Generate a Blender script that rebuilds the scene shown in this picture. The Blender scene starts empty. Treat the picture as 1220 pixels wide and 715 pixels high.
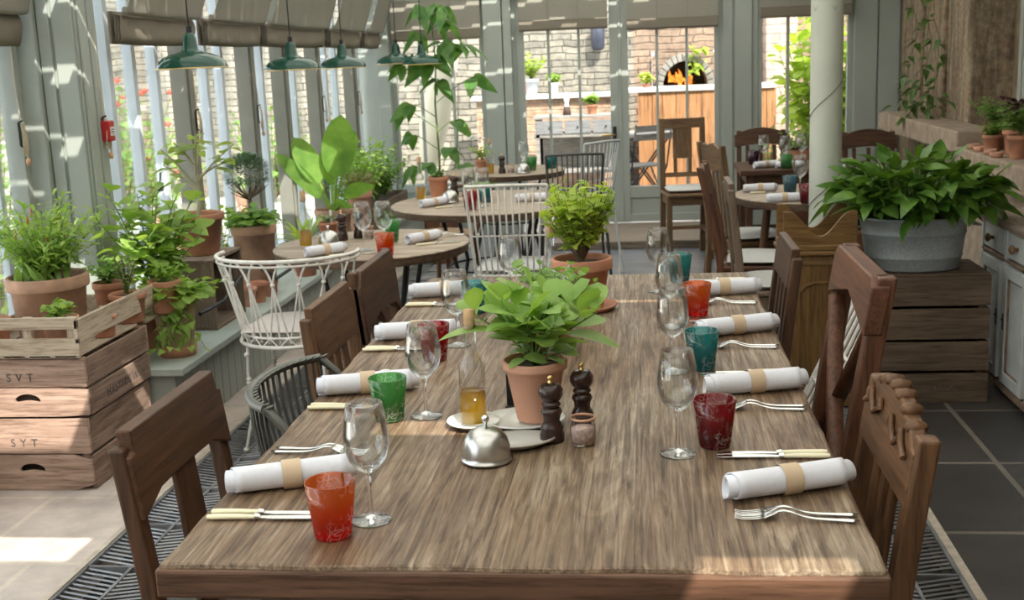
import bpy, math, random
from mathutils import Vector, Matrix
C = bpy.context
SC = C.scene
COL = SC.collection
R = random.Random(7)
PI = math.pi

# ------------------------------------------------------------------ camera, light, exposure
cam_d = bpy.data.cameras.new('camera')
cam = bpy.data.objects.new('camera', cam_d)
COL.objects.link(cam)
SC.camera = cam
cam_d.sensor_width = 36.0
cam_d.lens = 1395.0 / 1220.0 * 36.0
cam_d.clip_start = 0.05
cam_d.clip_end = 200
_M = Matrix(((0.99319245, 0.01663663, 0.11529083),
             (0.10945607, 0.20531727, -0.97255549),
             (-0.03985124, 0.97855406, 0.20209858)))
cam.matrix_world = Matrix.Translation((0, 0, 1.51)) @ _M.to_4x4()
cam_d.dof.use_dof = True
cam_d.dof.focus_distance = 2.6
cam_d.dof.aperture_fstop = 9.0

world = bpy.data.worlds.new('world')
SC.world = world
world.use_nodes = True
wn = world.node_tree
bg = wn.nodes['Background']
bg.inputs['Color'].default_value = (0.86, 0.93, 1.0, 1)
bg.inputs['Strength'].default_value = 3.1

sun_d = bpy.data.lights.new('sun', 'SUN')
sun_d.energy = 8.5
sun_d.angle = math.radians(0.4)
sun_d.color = (1.0, 0.94, 0.84)
sun = bpy.data.objects.new('sun', sun_d)
COL.objects.link(sun)
SUNV = Vector((-0.36, 0.56, -0.74)).normalized()      # the way sunlight travels
sun.rotation_euler = SUNV.to_track_quat('-Z', 'Y').to_euler()
sun.location = (3, -4, 8)

SC.view_settings.view_transform = 'Standard'
SC.view_settings.look = 'None'
SC.view_settings.gamma = 1.0
SC.view_settings.use_curve_mapping = False
SC.view_settings.exposure = 0.12
SC.cycles.use_denoising = True
SC.cycles.max_bounces = 10
SC.cycles.diffuse_bounces = 5
SC.cycles.transparent_max_bounces = 24
SC.cycles.sample_clamp_indirect = 6.0
SC.cycles.caustics_reflective = False
SC.cycles.caustics_refractive = False

# ------------------------------------------------------------------ mesh builder
def V(*a):
    return Vector(a)

class MB:
    def __init__(s, T=None):
        s.v = []; s.f = []; s.sm = []; s.T = T
    def add(s, vs, fs, smooth=False):
        b = len(s.v)
        if s.T: vs = [s.T(Vector(p)) for p in vs]
        s.v += [tuple(p) for p in vs]
        for f in fs:
            s.f.append(tuple(i + b for i in f)); s.sm.append(smooth)
    def box(s, x0, x1, y0, y1, z0, z1):
        s.add([(x0,y0,z0),(x1,y0,z0),(x1,y1,z0),(x0,y1,z0),(x0,y0,z1),(x1,y0,z1),(x1,y1,z1),(x0,y1,z1)],
              [(0,3,2,1),(4,5,6,7),(0,1,5,4),(1,2,6,5),(2,3,7,6),(3,0,4,7)])
    def cbox(s, c, size, rz=0, rx=0, ry=0):
        m = Matrix.Rotation(rz,3,'Z') @ Matrix.Rotation(ry,3,'Y') @ Matrix.Rotation(rx,3,'X')
        a, b, d = [q/2 for q in size]; c = Vector(c)
        pts = [(-a,-b,-d),(a,-b,-d),(a,b,-d),(-a,b,-d),(-a,-b,d),(a,-b,d),(a,b,d),(-a,b,d)]
        s.add([c + m @ Vector(p) for p in pts],
              [(0,3,2,1),(4,5,6,7),(0,1,5,4),(1,2,6,5),(2,3,7,6),(3,0,4,7)])
    def tube(s, pts, r, n=8, caps=True, closed=False, flat=1.0, smooth=True):
        pts = [Vector(p) for p in pts]; N = len(pts)
        rr = r if isinstance(r, (list, tuple)) else [r]*N
        vs = []; fs = []; prev = None
        for i, p in enumerate(pts):
            if closed: t = pts[(i+1) % N] - pts[i-1]
            else: t = pts[min(i+1, N-1)] - pts[max(i-1, 0)]
            if t.length < 1e-9: t = Vector((0,0,1))
            t.normalize()
            if prev is None:
                a = Vector((0,0,1)) if abs(t.z) < .9 else Vector((1,0,0))
                u = t.cross(a).normalized()
            else:
                u = (prev - t*prev.dot(t))
                u = u.normalized() if u.length > 1e-6 else t.orthogonal().normalized()
            prev = u; w = t.cross(u)
            for k in range(n):
                an = 2*PI*k/n
                vs.append(p + (u*math.cos(an) + w*math.sin(an)*flat)*rr[i])
        M_ = N if closed else N-1
        for i in range(M_):
            for k in range(n):
                a = i*n+k; b = i*n+(k+1) % n; c = ((i+1) % N)*n+(k+1) % n; d = ((i+1) % N)*n+k
                fs.append((a, b, c, d))
        s.add(vs, fs, smooth)
        if caps and not closed:
            s.add(vs[:n], [tuple(range(n))[::-1]]); s.add(vs[-n:], [tuple(range(n))])
    def cyl(s, p0, p1, r0, r1=None, n=12, smooth=True):
        s.tube([p0, p1], [r0, r0 if r1 is None else r1], n, smooth=smooth)
    def lathe(s, prof, n=24, c=(0,0,0), sx=1.0, sy=1.0, smooth=True, a0=0.0, a1=2*PI, wob=0):
        full = abs(a1-a0-2*PI) < 1e-6; K = n if full else n+1
        vs = []; fs = []
        for (r, z) in prof:
            for k in range(K):
                an = a0 + (a1-a0)*k/n
                q = 1 + wob*math.sin(an*3+z*40)
                vs.append((c[0]+r*q*math.cos(an)*sx, c[1]+r*q*math.sin(an)*sy, c[2]+z))
        for i in range(len(prof)-1):
            for k in range(n):
                k2 = (k+1) % K
                fs.append((i*K+k, i*K+k2, (i+1)*K+k2, (i+1)*K+k))
        s.add(vs, fs, smooth)
    def prism(s, poly, axis, lo, hi):
        n = len(poly)
        def P(a, b, c):
            return {'x': (c, a, b), 'y': (a, c, b), 'z': (a, b, c)}[axis]
        vs = [P(a, b, lo) for a, b in poly] + [P(a, b, hi) for a, b in poly]
        fs = [tuple(range(n)), tuple(range(2*n-1, n-1, -1))] + [(i, i+n, (i+1) % n+n, (i+1) % n) for i in range(n)]
        s.add(vs, fs)
    def ring_prism(s, outer, inner, axis, lo, hi):
        n = len(outer)
        def P(a, b, c):
            return {'x': (c, a, b), 'y': (a, c, b), 'z': (a, b, c)}[axis]
        vs = [P(*p, lo) for p in outer]+[P(*p, lo) for p in inner]+[P(*p, hi) for p in outer]+[P(*p, hi) for p in inner]
        fs = []
        for i in range(n):
            j = (i+1) % n
            fs += [(i, j, n+j, n+i), (2*n+i, 3*n+i, 3*n+j, 2*n+j), (i, 2*n+i, 2*n+j, j), (n+i, n+j, 3*n+j, 3*n+i)]
        s.add(vs, fs)
    def grid(s, P, smooth=True):
        a = len(P); b = len(P[0])
        s.add([p for row in P for p in row],
              [(i*b+j, i*b+j+1, (i+1)*b+j+1, (i+1)*b+j) for i in range(a-1) for j in range(b-1)], smooth)
    def leaf(s, p, d, L, W, droop=.3, fold=.25, shape='ovate', roll=0.0, N=5, face=None):
        p = Vector(p); d = Vector(d).normalized()
        side = d.cross(Vector((0,0,1)))
        if side.length < .05: side = Vector((1,0,0))
        side.normalize()
        if face is not None:
            side = d.cross(Vector(face)); side = side.normalized() if side.length > .05 else d.orthogonal().normalized()
        if roll: side = Matrix.Rotation(roll, 3, d) @ side
        up = side.cross(d)
        vs = []
        for i in range(N+1):
            t = i/N
            if shape == 'ovate': w = math.sin(PI*min(1, t**.72))**.9
            elif shape == 'round': w = math.sqrt(max(0, 1-(2*t-1)**2))
            elif shape == 'heart': w = [0, 1, .92, .66, .33, 0][i] if N == 5 else math.sin(PI*t**.6)
            elif shape == 'banana': w = math.sin(PI*t**.9)**.5
            elif shape == 'spoon': w = max(0, math.sin(PI*t**1.15))**.62
            else: w = math.sin(PI*t)**.8
            w = max(0.02, w)*W/2
            c = p + d*L*t - Vector((0,0,1))*droop*L*t*t
            vs += [c - side*w + up*fold*w, c, c + side*w + up*fold*w]
        fs = []
        for i in range(N):
            a = i*3
            fs += [(a, a+1, a+4, a+3), (a+1, a+2, a+5, a+4)]
        s.add(vs, fs, True)
    def build(s, name, mat, parent=None, bevel=0, label=None, kind=None):
        me = bpy.data.meshes.new(name)
        me.from_pydata(s.v, [], s.f)
        me.polygons.foreach_set('use_smooth', s.sm)
        me.update()
        if mat: me.materials.append(mat)
        o = bpy.data.objects.new(name, me)
        COL.objects.link(o)
        if parent: o.parent = parent
        if bevel:
            b = o.modifiers.new('b', 'BEVEL'); b.width = bevel; b.segments = 2; b.limit_method = 'ANGLE'
        if label: o['label'] = label
        if kind: o['kind'] = kind
        return o

def tag(o, label, cat, group=None, kind=None):
    o['label'] = label; o['category'] = cat
    if group: o['group'] = group
    if kind: o['kind'] = kind
    return o

def thing(name, label, cat, loc=(0,0,0), rz=0, group=None):
    o = bpy.data.objects.new(name, None)
    o.empty_display_size = .05
    COL.objects.link(o)
    o.location = loc; o.rotation_euler = (0, 0, rz)
    return tag(o, label, cat, group)

def struct(name, mb, mat, bevel=0, parent=None):
    return mb.build(name, mat, parent, bevel, kind='structure')

KIDS = {}
def copy_tree(o, loc, rz=0, label=None, group=None):
    def rec(src, par):
        c = src.copy(); COL.objects.link(c)
        if par: c.parent = par
        for ch in [q for q in src.children]: rec(ch, c)
        return c
    r = rec(o, None)
    r.location = loc; r.rotation_euler = (0, 0, rz)
    if label: r['label'] = label
    if group: r['group'] = group
    return r

# ------------------------------------------------------------------ materials
MATS = {}
def newmat(name):
    m = bpy.data.materials.new(name); m.use_nodes = True
    nt = m.node_tree; nt.nodes.clear()
    out = nt.nodes.new('ShaderNodeOutputMaterial')
    return m, nt, out
def N(nt, t, **kw):
    n = nt.nodes.new(t)
    for k, v in kw.items():
        if k in n.inputs: n.inputs[k].default_value = v
        else: setattr(n, k, v)
    return n
def ramp(nt, fac, stops):
    r = nt.nodes.new('ShaderNodeValToRGB')
    el = r.color_ramp.elements
    while len(el) < len(stops): el.new(.5)
    for e, (p, c) in zip(el, stops):
        e.position = p; e.color = (*c, 1) if len(c) == 3 else c
    nt.links.new(fac, r.inputs['Fac'])
    return r.outputs['Color']
def coords(nt, scale=(1,1,1), rnd=True):
    tc = nt.nodes.new('ShaderNodeTexCoord')
    mp = nt.nodes.new('ShaderNodeMapping'); mp.inputs['Scale'].default_value = scale
    if rnd:
        oi = nt.nodes.new('ShaderNodeObjectInfo')
        vm = N(nt, 'ShaderNodeVectorMath', operation='MULTIPLY_ADD')
        vm.inputs[1].default_value = (7, 5, 9)
        nt.links.new(oi.outputs['Random'], vm.inputs[0]); nt.links.new(tc.outputs['Object'], vm.inputs[2])
        nt.links.new(vm.outputs[0], mp.inputs['Vector'])
    else:
        nt.links.new(tc.outputs['Object'], mp.inputs['Vector'])
    return mp.outputs['Vector']
def bump(nt, h, strength, dist=.01):
    b = N(nt, 'ShaderNodeBump', Strength=strength, Distance=dist)
    nt.links.new(h, b.inputs['Height'])
    return b.outputs['Normal']
def mixc(nt, fac, a, b, mode='MIX'):
    m = nt.nodes.new('ShaderNodeMix'); m.data_type = 'RGBA'; m.blend_type = mode
    for v, i in ((fac, 0), (a, 6), (b, 7)):
        if hasattr(v, 'links'): nt.links.new(v, m.inputs[i])
        elif i == 0: m.inputs[0].default_value = v
        else: m.inputs[i].default_value = (*v, 1)
    return m.outputs[2]

def plain(name, col, rough=.6, metal=0, noise=.12, nscale=8, bmp=.0, spec=.5):
    if name in MATS: return MATS[name]
    m, nt, out = newmat(name)
    p = N(nt, 'ShaderNodeBsdfPrincipled', Roughness=rough, Metallic=metal)
    p.inputs['Specular IOR Level'].default_value = spec
    v = coords(nt)
    n = N(nt, 'ShaderNodeTexNoise', Scale=nscale, Detail=5.0)
    nt.links.new(v, n.inputs['Vector'])
    a = tuple(c*(1-noise) for c in col); b = tuple(min(1, c*(1+noise)) for c in col)
    nt.links.new(ramp(nt, n.outputs['Fac'], [(.3, a), (.7, b)]), p.inputs['Base Color'])
    if bmp: nt.links.new(bump(nt, n.outputs['Fac'], bmp), p.inputs['Normal'])
    nt.links.new(p.outputs[0], out.inputs[0])
    MATS[name] = m
    return m

def wood(name, dark, light, axis='z', rough=.5, fine=1.0, bmp=.3, spec=.4):
    key = name+axis
    if key in MATS: return MATS[key]
    m, nt, out = newmat(key)
    p = N(nt, 'ShaderNodeBsdfPrincipled', Roughness=rough)
    p.inputs['Specular IOR Level'].default_value = spec
    k = {'x': (1.5, 22, 22), 'y': (22, 1.5, 22), 'z': (22, 22, 1.5)}[axis]
    v = coords(nt, tuple(q*fine for q in k))
    n = N(nt, 'ShaderNodeTexNoise', Scale=1.6, Detail=8.0, Roughness=.62, Distortion=.6)
    nt.links.new(v, n.inputs['Vector'])
    n2 = N(nt, 'ShaderNodeTexNoise', Scale=4.0, Detail=4.0)
    nt.links.new(coords(nt), n2.inputs['Vector'])
    c1 = ramp(nt, n.outputs['Fac'], [(.32, dark), (.68, light)])
    c2 = mixc(nt, n2.outputs['Fac'], tuple(q*.7 for q in dark), tuple(min(1, q*1.2) for q in light))
    n3 = N(nt, 'ShaderNodeTexNoise', Scale=4.5, Detail=6.0, Roughness=.7)
    nt.links.new(v, n3.inputs['Vector'])
    fine_ = ramp(nt, n3.outputs['Fac'], [(.36, (.45,.40,.36)), (.5, (1,1,1)), (.7, (1.12,1.1,1.08))])
    nt.links.new(mixc(nt, .8, mixc(nt, .35, c1, c2), fine_, 'MULTIPLY'), p.inputs['Base Color'])
    nt.links.new(bump(nt, n.outputs['Fac'], bmp, .004), p.inputs['Normal'])
    nt.links.new(p.outputs[0], out.inputs[0])
    MATS[key] = m
    return m

def leafmat(name, dark, light, trans=.35, rough=.42):
    if name in MATS: return MATS[name]
    m, nt, out = newmat(name)
    n = N(nt, 'ShaderNodeTexNoise', Scale=14.0, Detail=3.0)
    nt.links.new(coords(nt), n.inputs['Vector'])
    c = ramp(nt, n.outputs['Fac'], [(.34, dark), (.66, light)])
    p = N(nt, 'ShaderNodeBsdfPrincipled', Roughness=rough)
    p.inputs['Specular IOR Level'].default_value = .4
    nt.links.new(c, p.inputs['Base Color'])
    t = N(nt, 'ShaderNodeBsdfTranslucent')
    nt.links.new(mixc(nt, 1.0, c, (1.0, 1.0, .45), 'MULTIPLY'), t.inputs['Color'])
    ms = N(nt, 'ShaderNodeMixShader'); ms.inputs[0].default_value = trans
    nt.links.new(p.outputs[0], ms.inputs[1]); nt.links.new(t.outputs[0], ms.inputs[2])
    nt.links.new(ms.outputs[0], out.inputs[0])
    MATS[name] = m
    return m

def clearglass(name, tint=(1,1,1), edge=1.0, base=.04):
    if name in MATS: return MATS[name]
    m, nt, out = newmat(name)
    tr = N(nt, 'ShaderNodeBsdfTransparent'); tr.inputs[0].default_value = (*tint, 1)
    g = N(nt, 'ShaderNodeBsdfGlossy', Roughness=.03); g.inputs['Color'].default_value = (1, 1, 1, 1)
    lw = N(nt, 'ShaderNodeLayerWeight', Blend=.25)
    ma = N(nt, 'ShaderNodeMath', operation='MULTIPLY_ADD', use_clamp=True)
    nt.links.new(lw.outputs['Fresnel'], ma.inputs[0]); ma.inputs[1].default_value = edge; ma.inputs[2].default_value = base
    ms = N(nt, 'ShaderNodeMixShader')
    nt.links.new(ma.outputs[0], ms.inputs[0]); nt.links.new(tr.outputs[0], ms.inputs[1]); nt.links.new(g.outputs[0], ms.inputs[2])
    nt.links.new(ms.outputs[0], out.inputs[0])
    MATS[name] = m
    return m

def colourglass(name, low, high, h=.095, etch=True, body=.38):
    m, nt, out = newmat(name)
    tc = nt.nodes.new('ShaderNodeTexCoord')
    sp = nt.nodes.new('ShaderNodeSeparateXYZ'); nt.links.new(tc.outputs['Object'], sp.inputs[0])
    dv = N(nt, 'ShaderNodeMath', operation='DIVIDE'); nt.links.new(sp.outputs['Z'], dv.inputs[0]); dv.inputs[1].default_value = h
    c = ramp(nt, dv.outputs[0], [(.12, low), (.75, high)])
    tr = nt.nodes.new('ShaderNodeBsdfTransparent')
    nt.links.new(c, tr.inputs[0])
    tl = nt.nodes.new('ShaderNodeBsdfTranslucent'); nt.links.new(c, tl.inputs[0])
    df = nt.nodes.new('ShaderNodeBsdfDiffuse'); nt.links.new(c, df.inputs[0])
    a = nt.nodes.new('ShaderNodeMixShader'); a.inputs[0].default_value = .2
    nt.links.new(tl.outputs[0], a.inputs[1]); nt.links.new(df.outputs[0], a.inputs[2])
    b = nt.nodes.new('ShaderNodeMixShader'); b.inputs[0].default_value = body
    nt.links.new(tr.outputs[0], b.inputs[1]); nt.links.new(a.outputs[0], b.inputs[2])
    last = b.outputs[0]
    if etch:
        n = N(nt, 'ShaderNodeTexVoronoi', Scale=85.0); n.feature = 'DISTANCE_TO_EDGE'
        w = N(nt, 'ShaderNodeTexNoise', Scale=18.0, Detail=2.0)
        nt.links.new(tc.outputs['Object'], w.inputs['Vector'])
        ad = N(nt, 'ShaderNodeVectorMath', operation='MULTIPLY_ADD'); ad.inputs[1].default_value = (.05, .05, .05)
        nt.links.new(w.outputs['Color'], ad.inputs[0]); nt.links.new(tc.outputs['Object'], ad.inputs[2])
        nt.links.new(ad.outputs[0], n.inputs['Vector'])
        r = ramp(nt, n.outputs['Distance'], [(.0, (1,1,1)), (.07, (0,0,0))])
        w2 = N(nt, 'ShaderNodeTexNoise', Scale=25.0); nt.links.new(tc.outputs['Object'], w2.inputs['Vector'])
        r2 = ramp(nt, w2.outputs['Fac'], [(.47, (0,0,0)), (.56, (.38,.38,.38))])
        mm = mixc(nt, 1.0, r, r2, 'MULTIPLY')
        wd = nt.nodes.new('ShaderNodeBsdfDiffuse'); wd.inputs[0].default_value = (.9,.8,.75,1)
        e = nt.nodes.new('ShaderNodeMixShader')
        nt.links.new(mm, e.inputs[0]); nt.links.new(last, e.inputs[1]); nt.links.new(wd.outputs[0], e.inputs[2])
        last = e.outputs[0]
    g = N(nt, 'ShaderNodeBsdfGlossy', Roughness=.08)
    lw = N(nt, 'ShaderNodeLayerWeight', Blend=.3)
    ma = N(nt, 'ShaderNodeMath', operation='MULTIPLY_ADD', use_clamp=True); nt.links.new(lw.outputs['Fresnel'], ma.inputs[0])
    ma.inputs[1].default_value = .7; ma.inputs[2].default_value = .03
    f = nt.nodes.new('ShaderNodeMixShader')
    nt.links.new(ma.outputs[0], f.inputs[0]); nt.links.new(last, f.inputs[1]); nt.links.new(g.outputs[0], f.inputs[2])
    nt.links.new(f.outputs[0], out.inputs[0])
    return m

def tabletop_mat():
    m, nt, out = newmat('weathered_table_planks')
    p = N(nt, 'ShaderNodeBsdfPrincipled', Roughness=.5)
    p.inputs['Specular IOR Level'].default_value = .45
    tc = nt.nodes.new('ShaderNodeTexCoord')
    sp = nt.nodes.new('ShaderNodeSeparateXYZ'); nt.links.new(tc.outputs['Object'], sp.inputs[0])
    # plank index across x
    dv = N(nt, 'ShaderNodeMath', operation='MULTIPLY_ADD'); nt.links.new(sp.outputs['X'], dv.inputs[0])
    dv.inputs[1].default_value = 1/.185; dv.inputs[2].default_value = 3.0
    fl = N(nt, 'ShaderNodeMath', operation='FLOOR'); nt.links.new(dv.outputs[0], fl.inputs[0])
    fr = N(nt, 'ShaderNodeMath', operation='FRACT'); nt.links.new(dv.outputs[0], fr.inputs[0])
    cb = nt.nodes.new('ShaderNodeCombineXYZ')
    off = N(nt, 'ShaderNodeMath', operation='MULTIPLY'); nt.links.new(fl.outputs[0], off.inputs[0]); off.inputs[1].default_value = 3.7
    nt.links.new(off.outputs[0], cb.inputs[1]); nt.links.new(off.outputs[0], cb.inputs[2])
    ad = N(nt, 'ShaderNodeVectorMath', operation='ADD'); nt.links.new(tc.outputs['Object'], ad.inputs[0]); nt.links.new(cb.outputs[0], ad.inputs[1])
    mp = nt.nodes.new('ShaderNodeMapping'); mp.inputs['Scale'].default_value = (46, 2.2, 46)
    nt.links.new(ad.outputs[0], mp.inputs['Vector'])
    grain = N(nt, 'ShaderNodeTexNoise', Scale=1.5, Detail=9.0, Roughness=.68, Distortion=.9)
    nt.links.new(mp.outputs[0], grain.inputs['Vector'])
    mp2 = nt.nodes.new('ShaderNodeMapping'); mp2.inputs['Scale'].default_value = (7, 1.0, 7)
    nt.links.new(ad.outputs[0], mp2.inputs['Vector'])
    # cathedral figure and knots
    wv = N(nt, 'ShaderNodeTexNoise', Scale=1.1, Detail=2.0, Distortion=1.6)
    nt.links.new(mp2.outputs[0], wv.inputs['Vector'])
    sn = N(nt, 'ShaderNodeMath', operation='MULTIPLY'); nt.links.new(wv.outputs['Fac'], sn.inputs[0]); sn.inputs[1].default_value = 34
    s2 = N(nt, 'ShaderNodeMath', operation='SINE'); nt.links.new(sn.outputs[0], s2.inputs[0])
    big = N(nt, 'ShaderNodeTexNoise', Scale=2.3, Detail=4.0, Roughness=.6)
    nt.links.new(ad.outputs[0], big.inputs['Vector'])
    c1 = ramp(nt, grain.outputs['Fac'], [(.30, (.065, .040, .024)), (.47, (.20, .138, .088)), (.70, (.42, .335, .25))])
    c2 = ramp(nt, s2.outputs[0], [(0, (.42, .38, .34)), (.55, (1, 1, 1))])
    c3 = mixc(nt, .34, c1, c2, 'MULTIPLY')
    c4 = ramp(nt, big.outputs['Fac'], [(.33, (.62, .47, .34)), (.5, (.96, .88, .80)), (.66, (1.16, 1.20, 1.20))])
    c5 = mixc(nt, 1.0, c3, c4, 'MULTIPLY')
    mp3 = nt.nodes.new('ShaderNodeMapping'); mp3.inputs['Scale'].default_value = (150, 5, 150)
    nt.links.new(ad.outputs[0], mp3.inputs['Vector'])
    fg = N(nt, 'ShaderNodeTexNoise', Scale=1.2, Detail=5.0, Roughness=.75); nt.links.new(mp3.outputs[0], fg.inputs['Vector'])
    c5 = mixc(nt, .85, c5, ramp(nt, fg.outputs['Fac'], [(.36, (.38,.33,.30)), (.47, (.95,.94,.93)), (.7, (1.16,1.15,1.13))]), 'MULTIPLY')
    gap = ramp(nt, fr.outputs[0], [(0, (.3,.26,.22)), (.018, (1,1,1))])
    nt.links.new(mixc(nt, .8, c5, gap, 'MULTIPLY'), p.inputs['Base Color'])
    nt.links.new(bump(nt, grain.outputs['Fac'], .45, .003), p.inputs['Normal'])
    rr = ramp(nt, grain.outputs['Fac'], [(.3, (.62,.62,.62)), (.7, (.42,.42,.42))])
    nt.links.new(rr, p.inputs['Roughness'])
    nt.links.new(p.outputs[0], out.inputs[0])
    return m

def tiles(name, a, b, mortar, w, h, msize=.012, off=(0,0), stagger=0.0, rough=.55, bmp=.25, spec=.5, nscale=3.0):
    m, nt, out = newmat(name)
    p = N(nt, 'ShaderNodeBsdfPrincipled', Roughness=rough)
    p.inputs['Specular IOR Level'].default_value = spec
    tc = nt.nodes.new('ShaderNodeTexCoord')
    mp = nt.nodes.new('ShaderNodeMapping'); mp.inputs['Location'].default_value = (off[0], off[1], 0)
    nt.links.new(tc.outputs['Object'], mp.inputs['Vector'])
    br = nt.nodes.new('ShaderNodeTexBrick')
    br.offset = stagger; br.inputs['Scale'].default_value = 1.0
    br.inputs['Mortar Size'].default_value = msize; br.inputs['Mortar Smooth'].default_value = .15
    br.inputs['Brick Width'].default_value = w; br.inputs['Row Height'].default_value = h
    br.inputs['Color1'].default_value = (*a, 1); br.inputs['Color2'].default_value = (*b, 1); br.inputs['Mortar'].default_value = (*mortar, 1)
    br.inputs['Bias'].default_value = -.1
    nt.links.new(mp.outputs[0], br.inputs['Vector'])
    n = N(nt, 'ShaderNodeTexNoise', Scale=nscale, Detail=8.0, Roughness=.65); nt.links.new(tc.outputs['Object'], n.inputs['Vector'])
    c = ramp(nt, n.outputs['Fac'], [(.3, (.62,.62,.62)), (.7, (1.3,1.28,1.24))])
    nt.links.new(mixc(nt, 1.0, br.outputs['Color'], c, 'MULTIPLY'), p.inputs['Base Color'])
    ad = N(nt, 'ShaderNodeMath', operation='SUBTRACT'); nt.links.new(n.outputs['Fac'], ad.inputs[0]); nt.links.new(br.outputs['Fac'], ad.inputs[1])
    nt.links.new(bump(nt, ad.outputs[0], bmp, .01), p.inputs['Normal'])
    nt.links.new(p.outputs[0], out.inputs[0])
    MATS[name] = m
    return m

def rubble(name, a, b, gapc, w=.25, h=.075, bmp=.6):
    """dry stone walling: uneven courses of flat stones"""
    m, nt, out = newmat(name)
    p = N(nt, 'ShaderNodeBsdfPrincipled', Roughness=.9)
    tc = nt.nodes.new('ShaderNodeTexCoord')
    mp = nt.nodes.new('ShaderNodeMapping'); mp.inputs['Rotation'].default_value = (-PI/2, 0, 0)
    # courses run on both wall directions: use x+y along, z up
    sp = nt.nodes.new('ShaderNodeSeparateXYZ'); nt.links.new(tc.outputs['Object'], sp.inputs[0])
    su = N(nt, 'ShaderNodeMath', operation='ADD'); nt.links.new(sp.outputs['X'], su.inputs[0]); nt.links.new(sp.outputs['Y'], su.inputs[1])
    cb = nt.nodes.new('ShaderNodeCombineXYZ'); nt.links.new(su.outputs[0], cb.inputs[0]); nt.links.new(sp.outputs['Z'], cb.inputs[1])
    n0 = N(nt, 'ShaderNodeTexNoise', Scale=3.2, Detail=5.0); nt.links.new(cb.outputs[0], n0.inputs['Vector'])
    ad = N(nt, 'ShaderNodeVectorMath', operation='MULTIPLY_ADD'); ad.inputs[1].default_value = (.16, .075, 0)
    nt.links.new(n0.outputs['Color'], ad.inputs[0]); nt.links.new(cb.outputs[0], ad.inputs[2])
    br = nt.nodes.new('ShaderNodeTexBrick'); br.inputs['Scale'].default_value = 1.0; br.offset = .37; br.squash = 1.5; br.squash_frequency = 3
    br.inputs['Brick Width'].default_value = w; br.inputs['Row Height'].default_value = h; br.inputs['Mortar Size'].default_value = .009; br.inputs['Mortar Smooth'].default_value = .9
    br.inputs['Color1'].default_value = (*a, 1); br.inputs['Color2'].default_value = (*b, 1); br.inputs['Mortar'].default_value = (*gapc, 1)
    nt.links.new(ad.outputs[0], br.inputs['Vector'])
    n = N(nt, 'ShaderNodeTexNoise', Scale=9.0, Detail=8.0, Roughness=.7); nt.links.new(tc.outputs['Object'], n.inputs['Vector'])
    c = mixc(nt, 1.0, br.outputs['Color'], ramp(nt, n.outputs['Fac'], [(.3, (.55,.55,.55)), (.7, (1.4,1.38,1.34))]), 'MULTIPLY')
    nt.links.new(c, p.inputs['Base Color'])
    sb = N(nt, 'ShaderNodeMath', operation='SUBTRACT'); nt.links.new(n.outputs['Fac'], sb.inputs[0]); nt.links.new(br.outputs['Fac'], sb.inputs[1])
    nt.links.new(bump(nt, sb.outputs[0], bmp, .03), p.inputs['Normal'])
    nt.links.new(p.outputs[0], out.inputs[0])
    MATS[name] = m
    return m

def fabric(name, col, trans=.3, tcol=None, weave=420, amp=.06):
    if name in MATS: return MATS[name]
    m, nt, out = newmat(name)
    d = N(nt, 'ShaderNodeBsdfDiffuse'); t = N(nt, 'ShaderNodeBsdfTranslucent')
    n = N(nt, 'ShaderNodeTexNoise', Scale=weave, Detail=2.0); nt.links.new(coords(nt, (1, 1, .3), False), n.inputs['Vector'])
    c = ramp(nt, n.outputs['Fac'], [(.3, tuple(q*(1-amp) for q in col)), (.7, tuple(min(1, q*(1+amp)) for q in col))])
    nt.links.new(c, d.inputs[0])
    t.inputs[0].default_value = (*(tcol or col), 1)
    ms = nt.nodes.new('ShaderNodeMixShader'); ms.inputs[0].default_value = trans
    nt.links.new(d.outputs[0], ms.inputs[1]); nt.links.new(t.outputs[0], ms.inputs[2])
    nt.links.new(ms.outputs[0], out.inputs[0])
    MATS[name] = m
    return m

def emis(name, col, s):
    m, nt, out = newmat(name)
    e = N(nt, 'ShaderNodeEmission', Strength=s); e.inputs[0].default_value = (*col, 1)
    n = N(nt, 'ShaderNodeTexNoise', Scale=9.0); nt.links.new(coords(nt), n.inputs['Vector'])
    nt.links.new(ramp(nt, n.outputs['Fac'], [(.35, tuple(q*.35 for q in col)), (.6, col)]), e.inputs[0])
    nt.links.new(e.outputs[0], out.inputs[0])
    return m

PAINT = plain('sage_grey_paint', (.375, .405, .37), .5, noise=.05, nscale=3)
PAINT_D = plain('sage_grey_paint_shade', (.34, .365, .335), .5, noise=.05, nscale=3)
BARW = plain('pale_glazing_bar_paint', (.62, .68, .74), .5, noise=.05)
GLASS = clearglass('window_glass', (.97,.985,.98), .5, .0)
WGLASS = clearglass('wine_glass_clear', (.955,.965,.965), .64, .05)
def solidglass(name, col=(1,1,1), ior=1.45):
    m, nt, out = newmat(name)
    g = N(nt, 'ShaderNodeBsdfGlass', IOR=ior, Roughness=.0); g.inputs['Color'].default_value = (*col, 1)
    t = N(nt, 'ShaderNodeBsdfTransparent'); t.inputs[0].default_value = (.96,.97,.97,1)
    ms = N(nt, 'ShaderNodeMixShader'); ms.inputs[0].default_value = .15
    nt.links.new(g.outputs[0], ms.inputs[1]); nt.links.new(t.outputs[0], ms.inputs[2]); nt.links.new(ms.outputs[0], out.inputs[0])
    return m
SGLASS = solidglass('solid_glass')
TERRA = plain('terracotta', (.47, .215, .13), .85, noise=.32, nscale=7, bmp=.15)
TERRA_P = plain('terracotta_pale', (.62, .33, .225), .85, noise=.2, nscale=8, bmp=.1)
TERRA_W = plain('terracotta_weathered', (.42, .25, .17), .9, noise=.35, nscale=9, bmp=.3)
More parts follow.
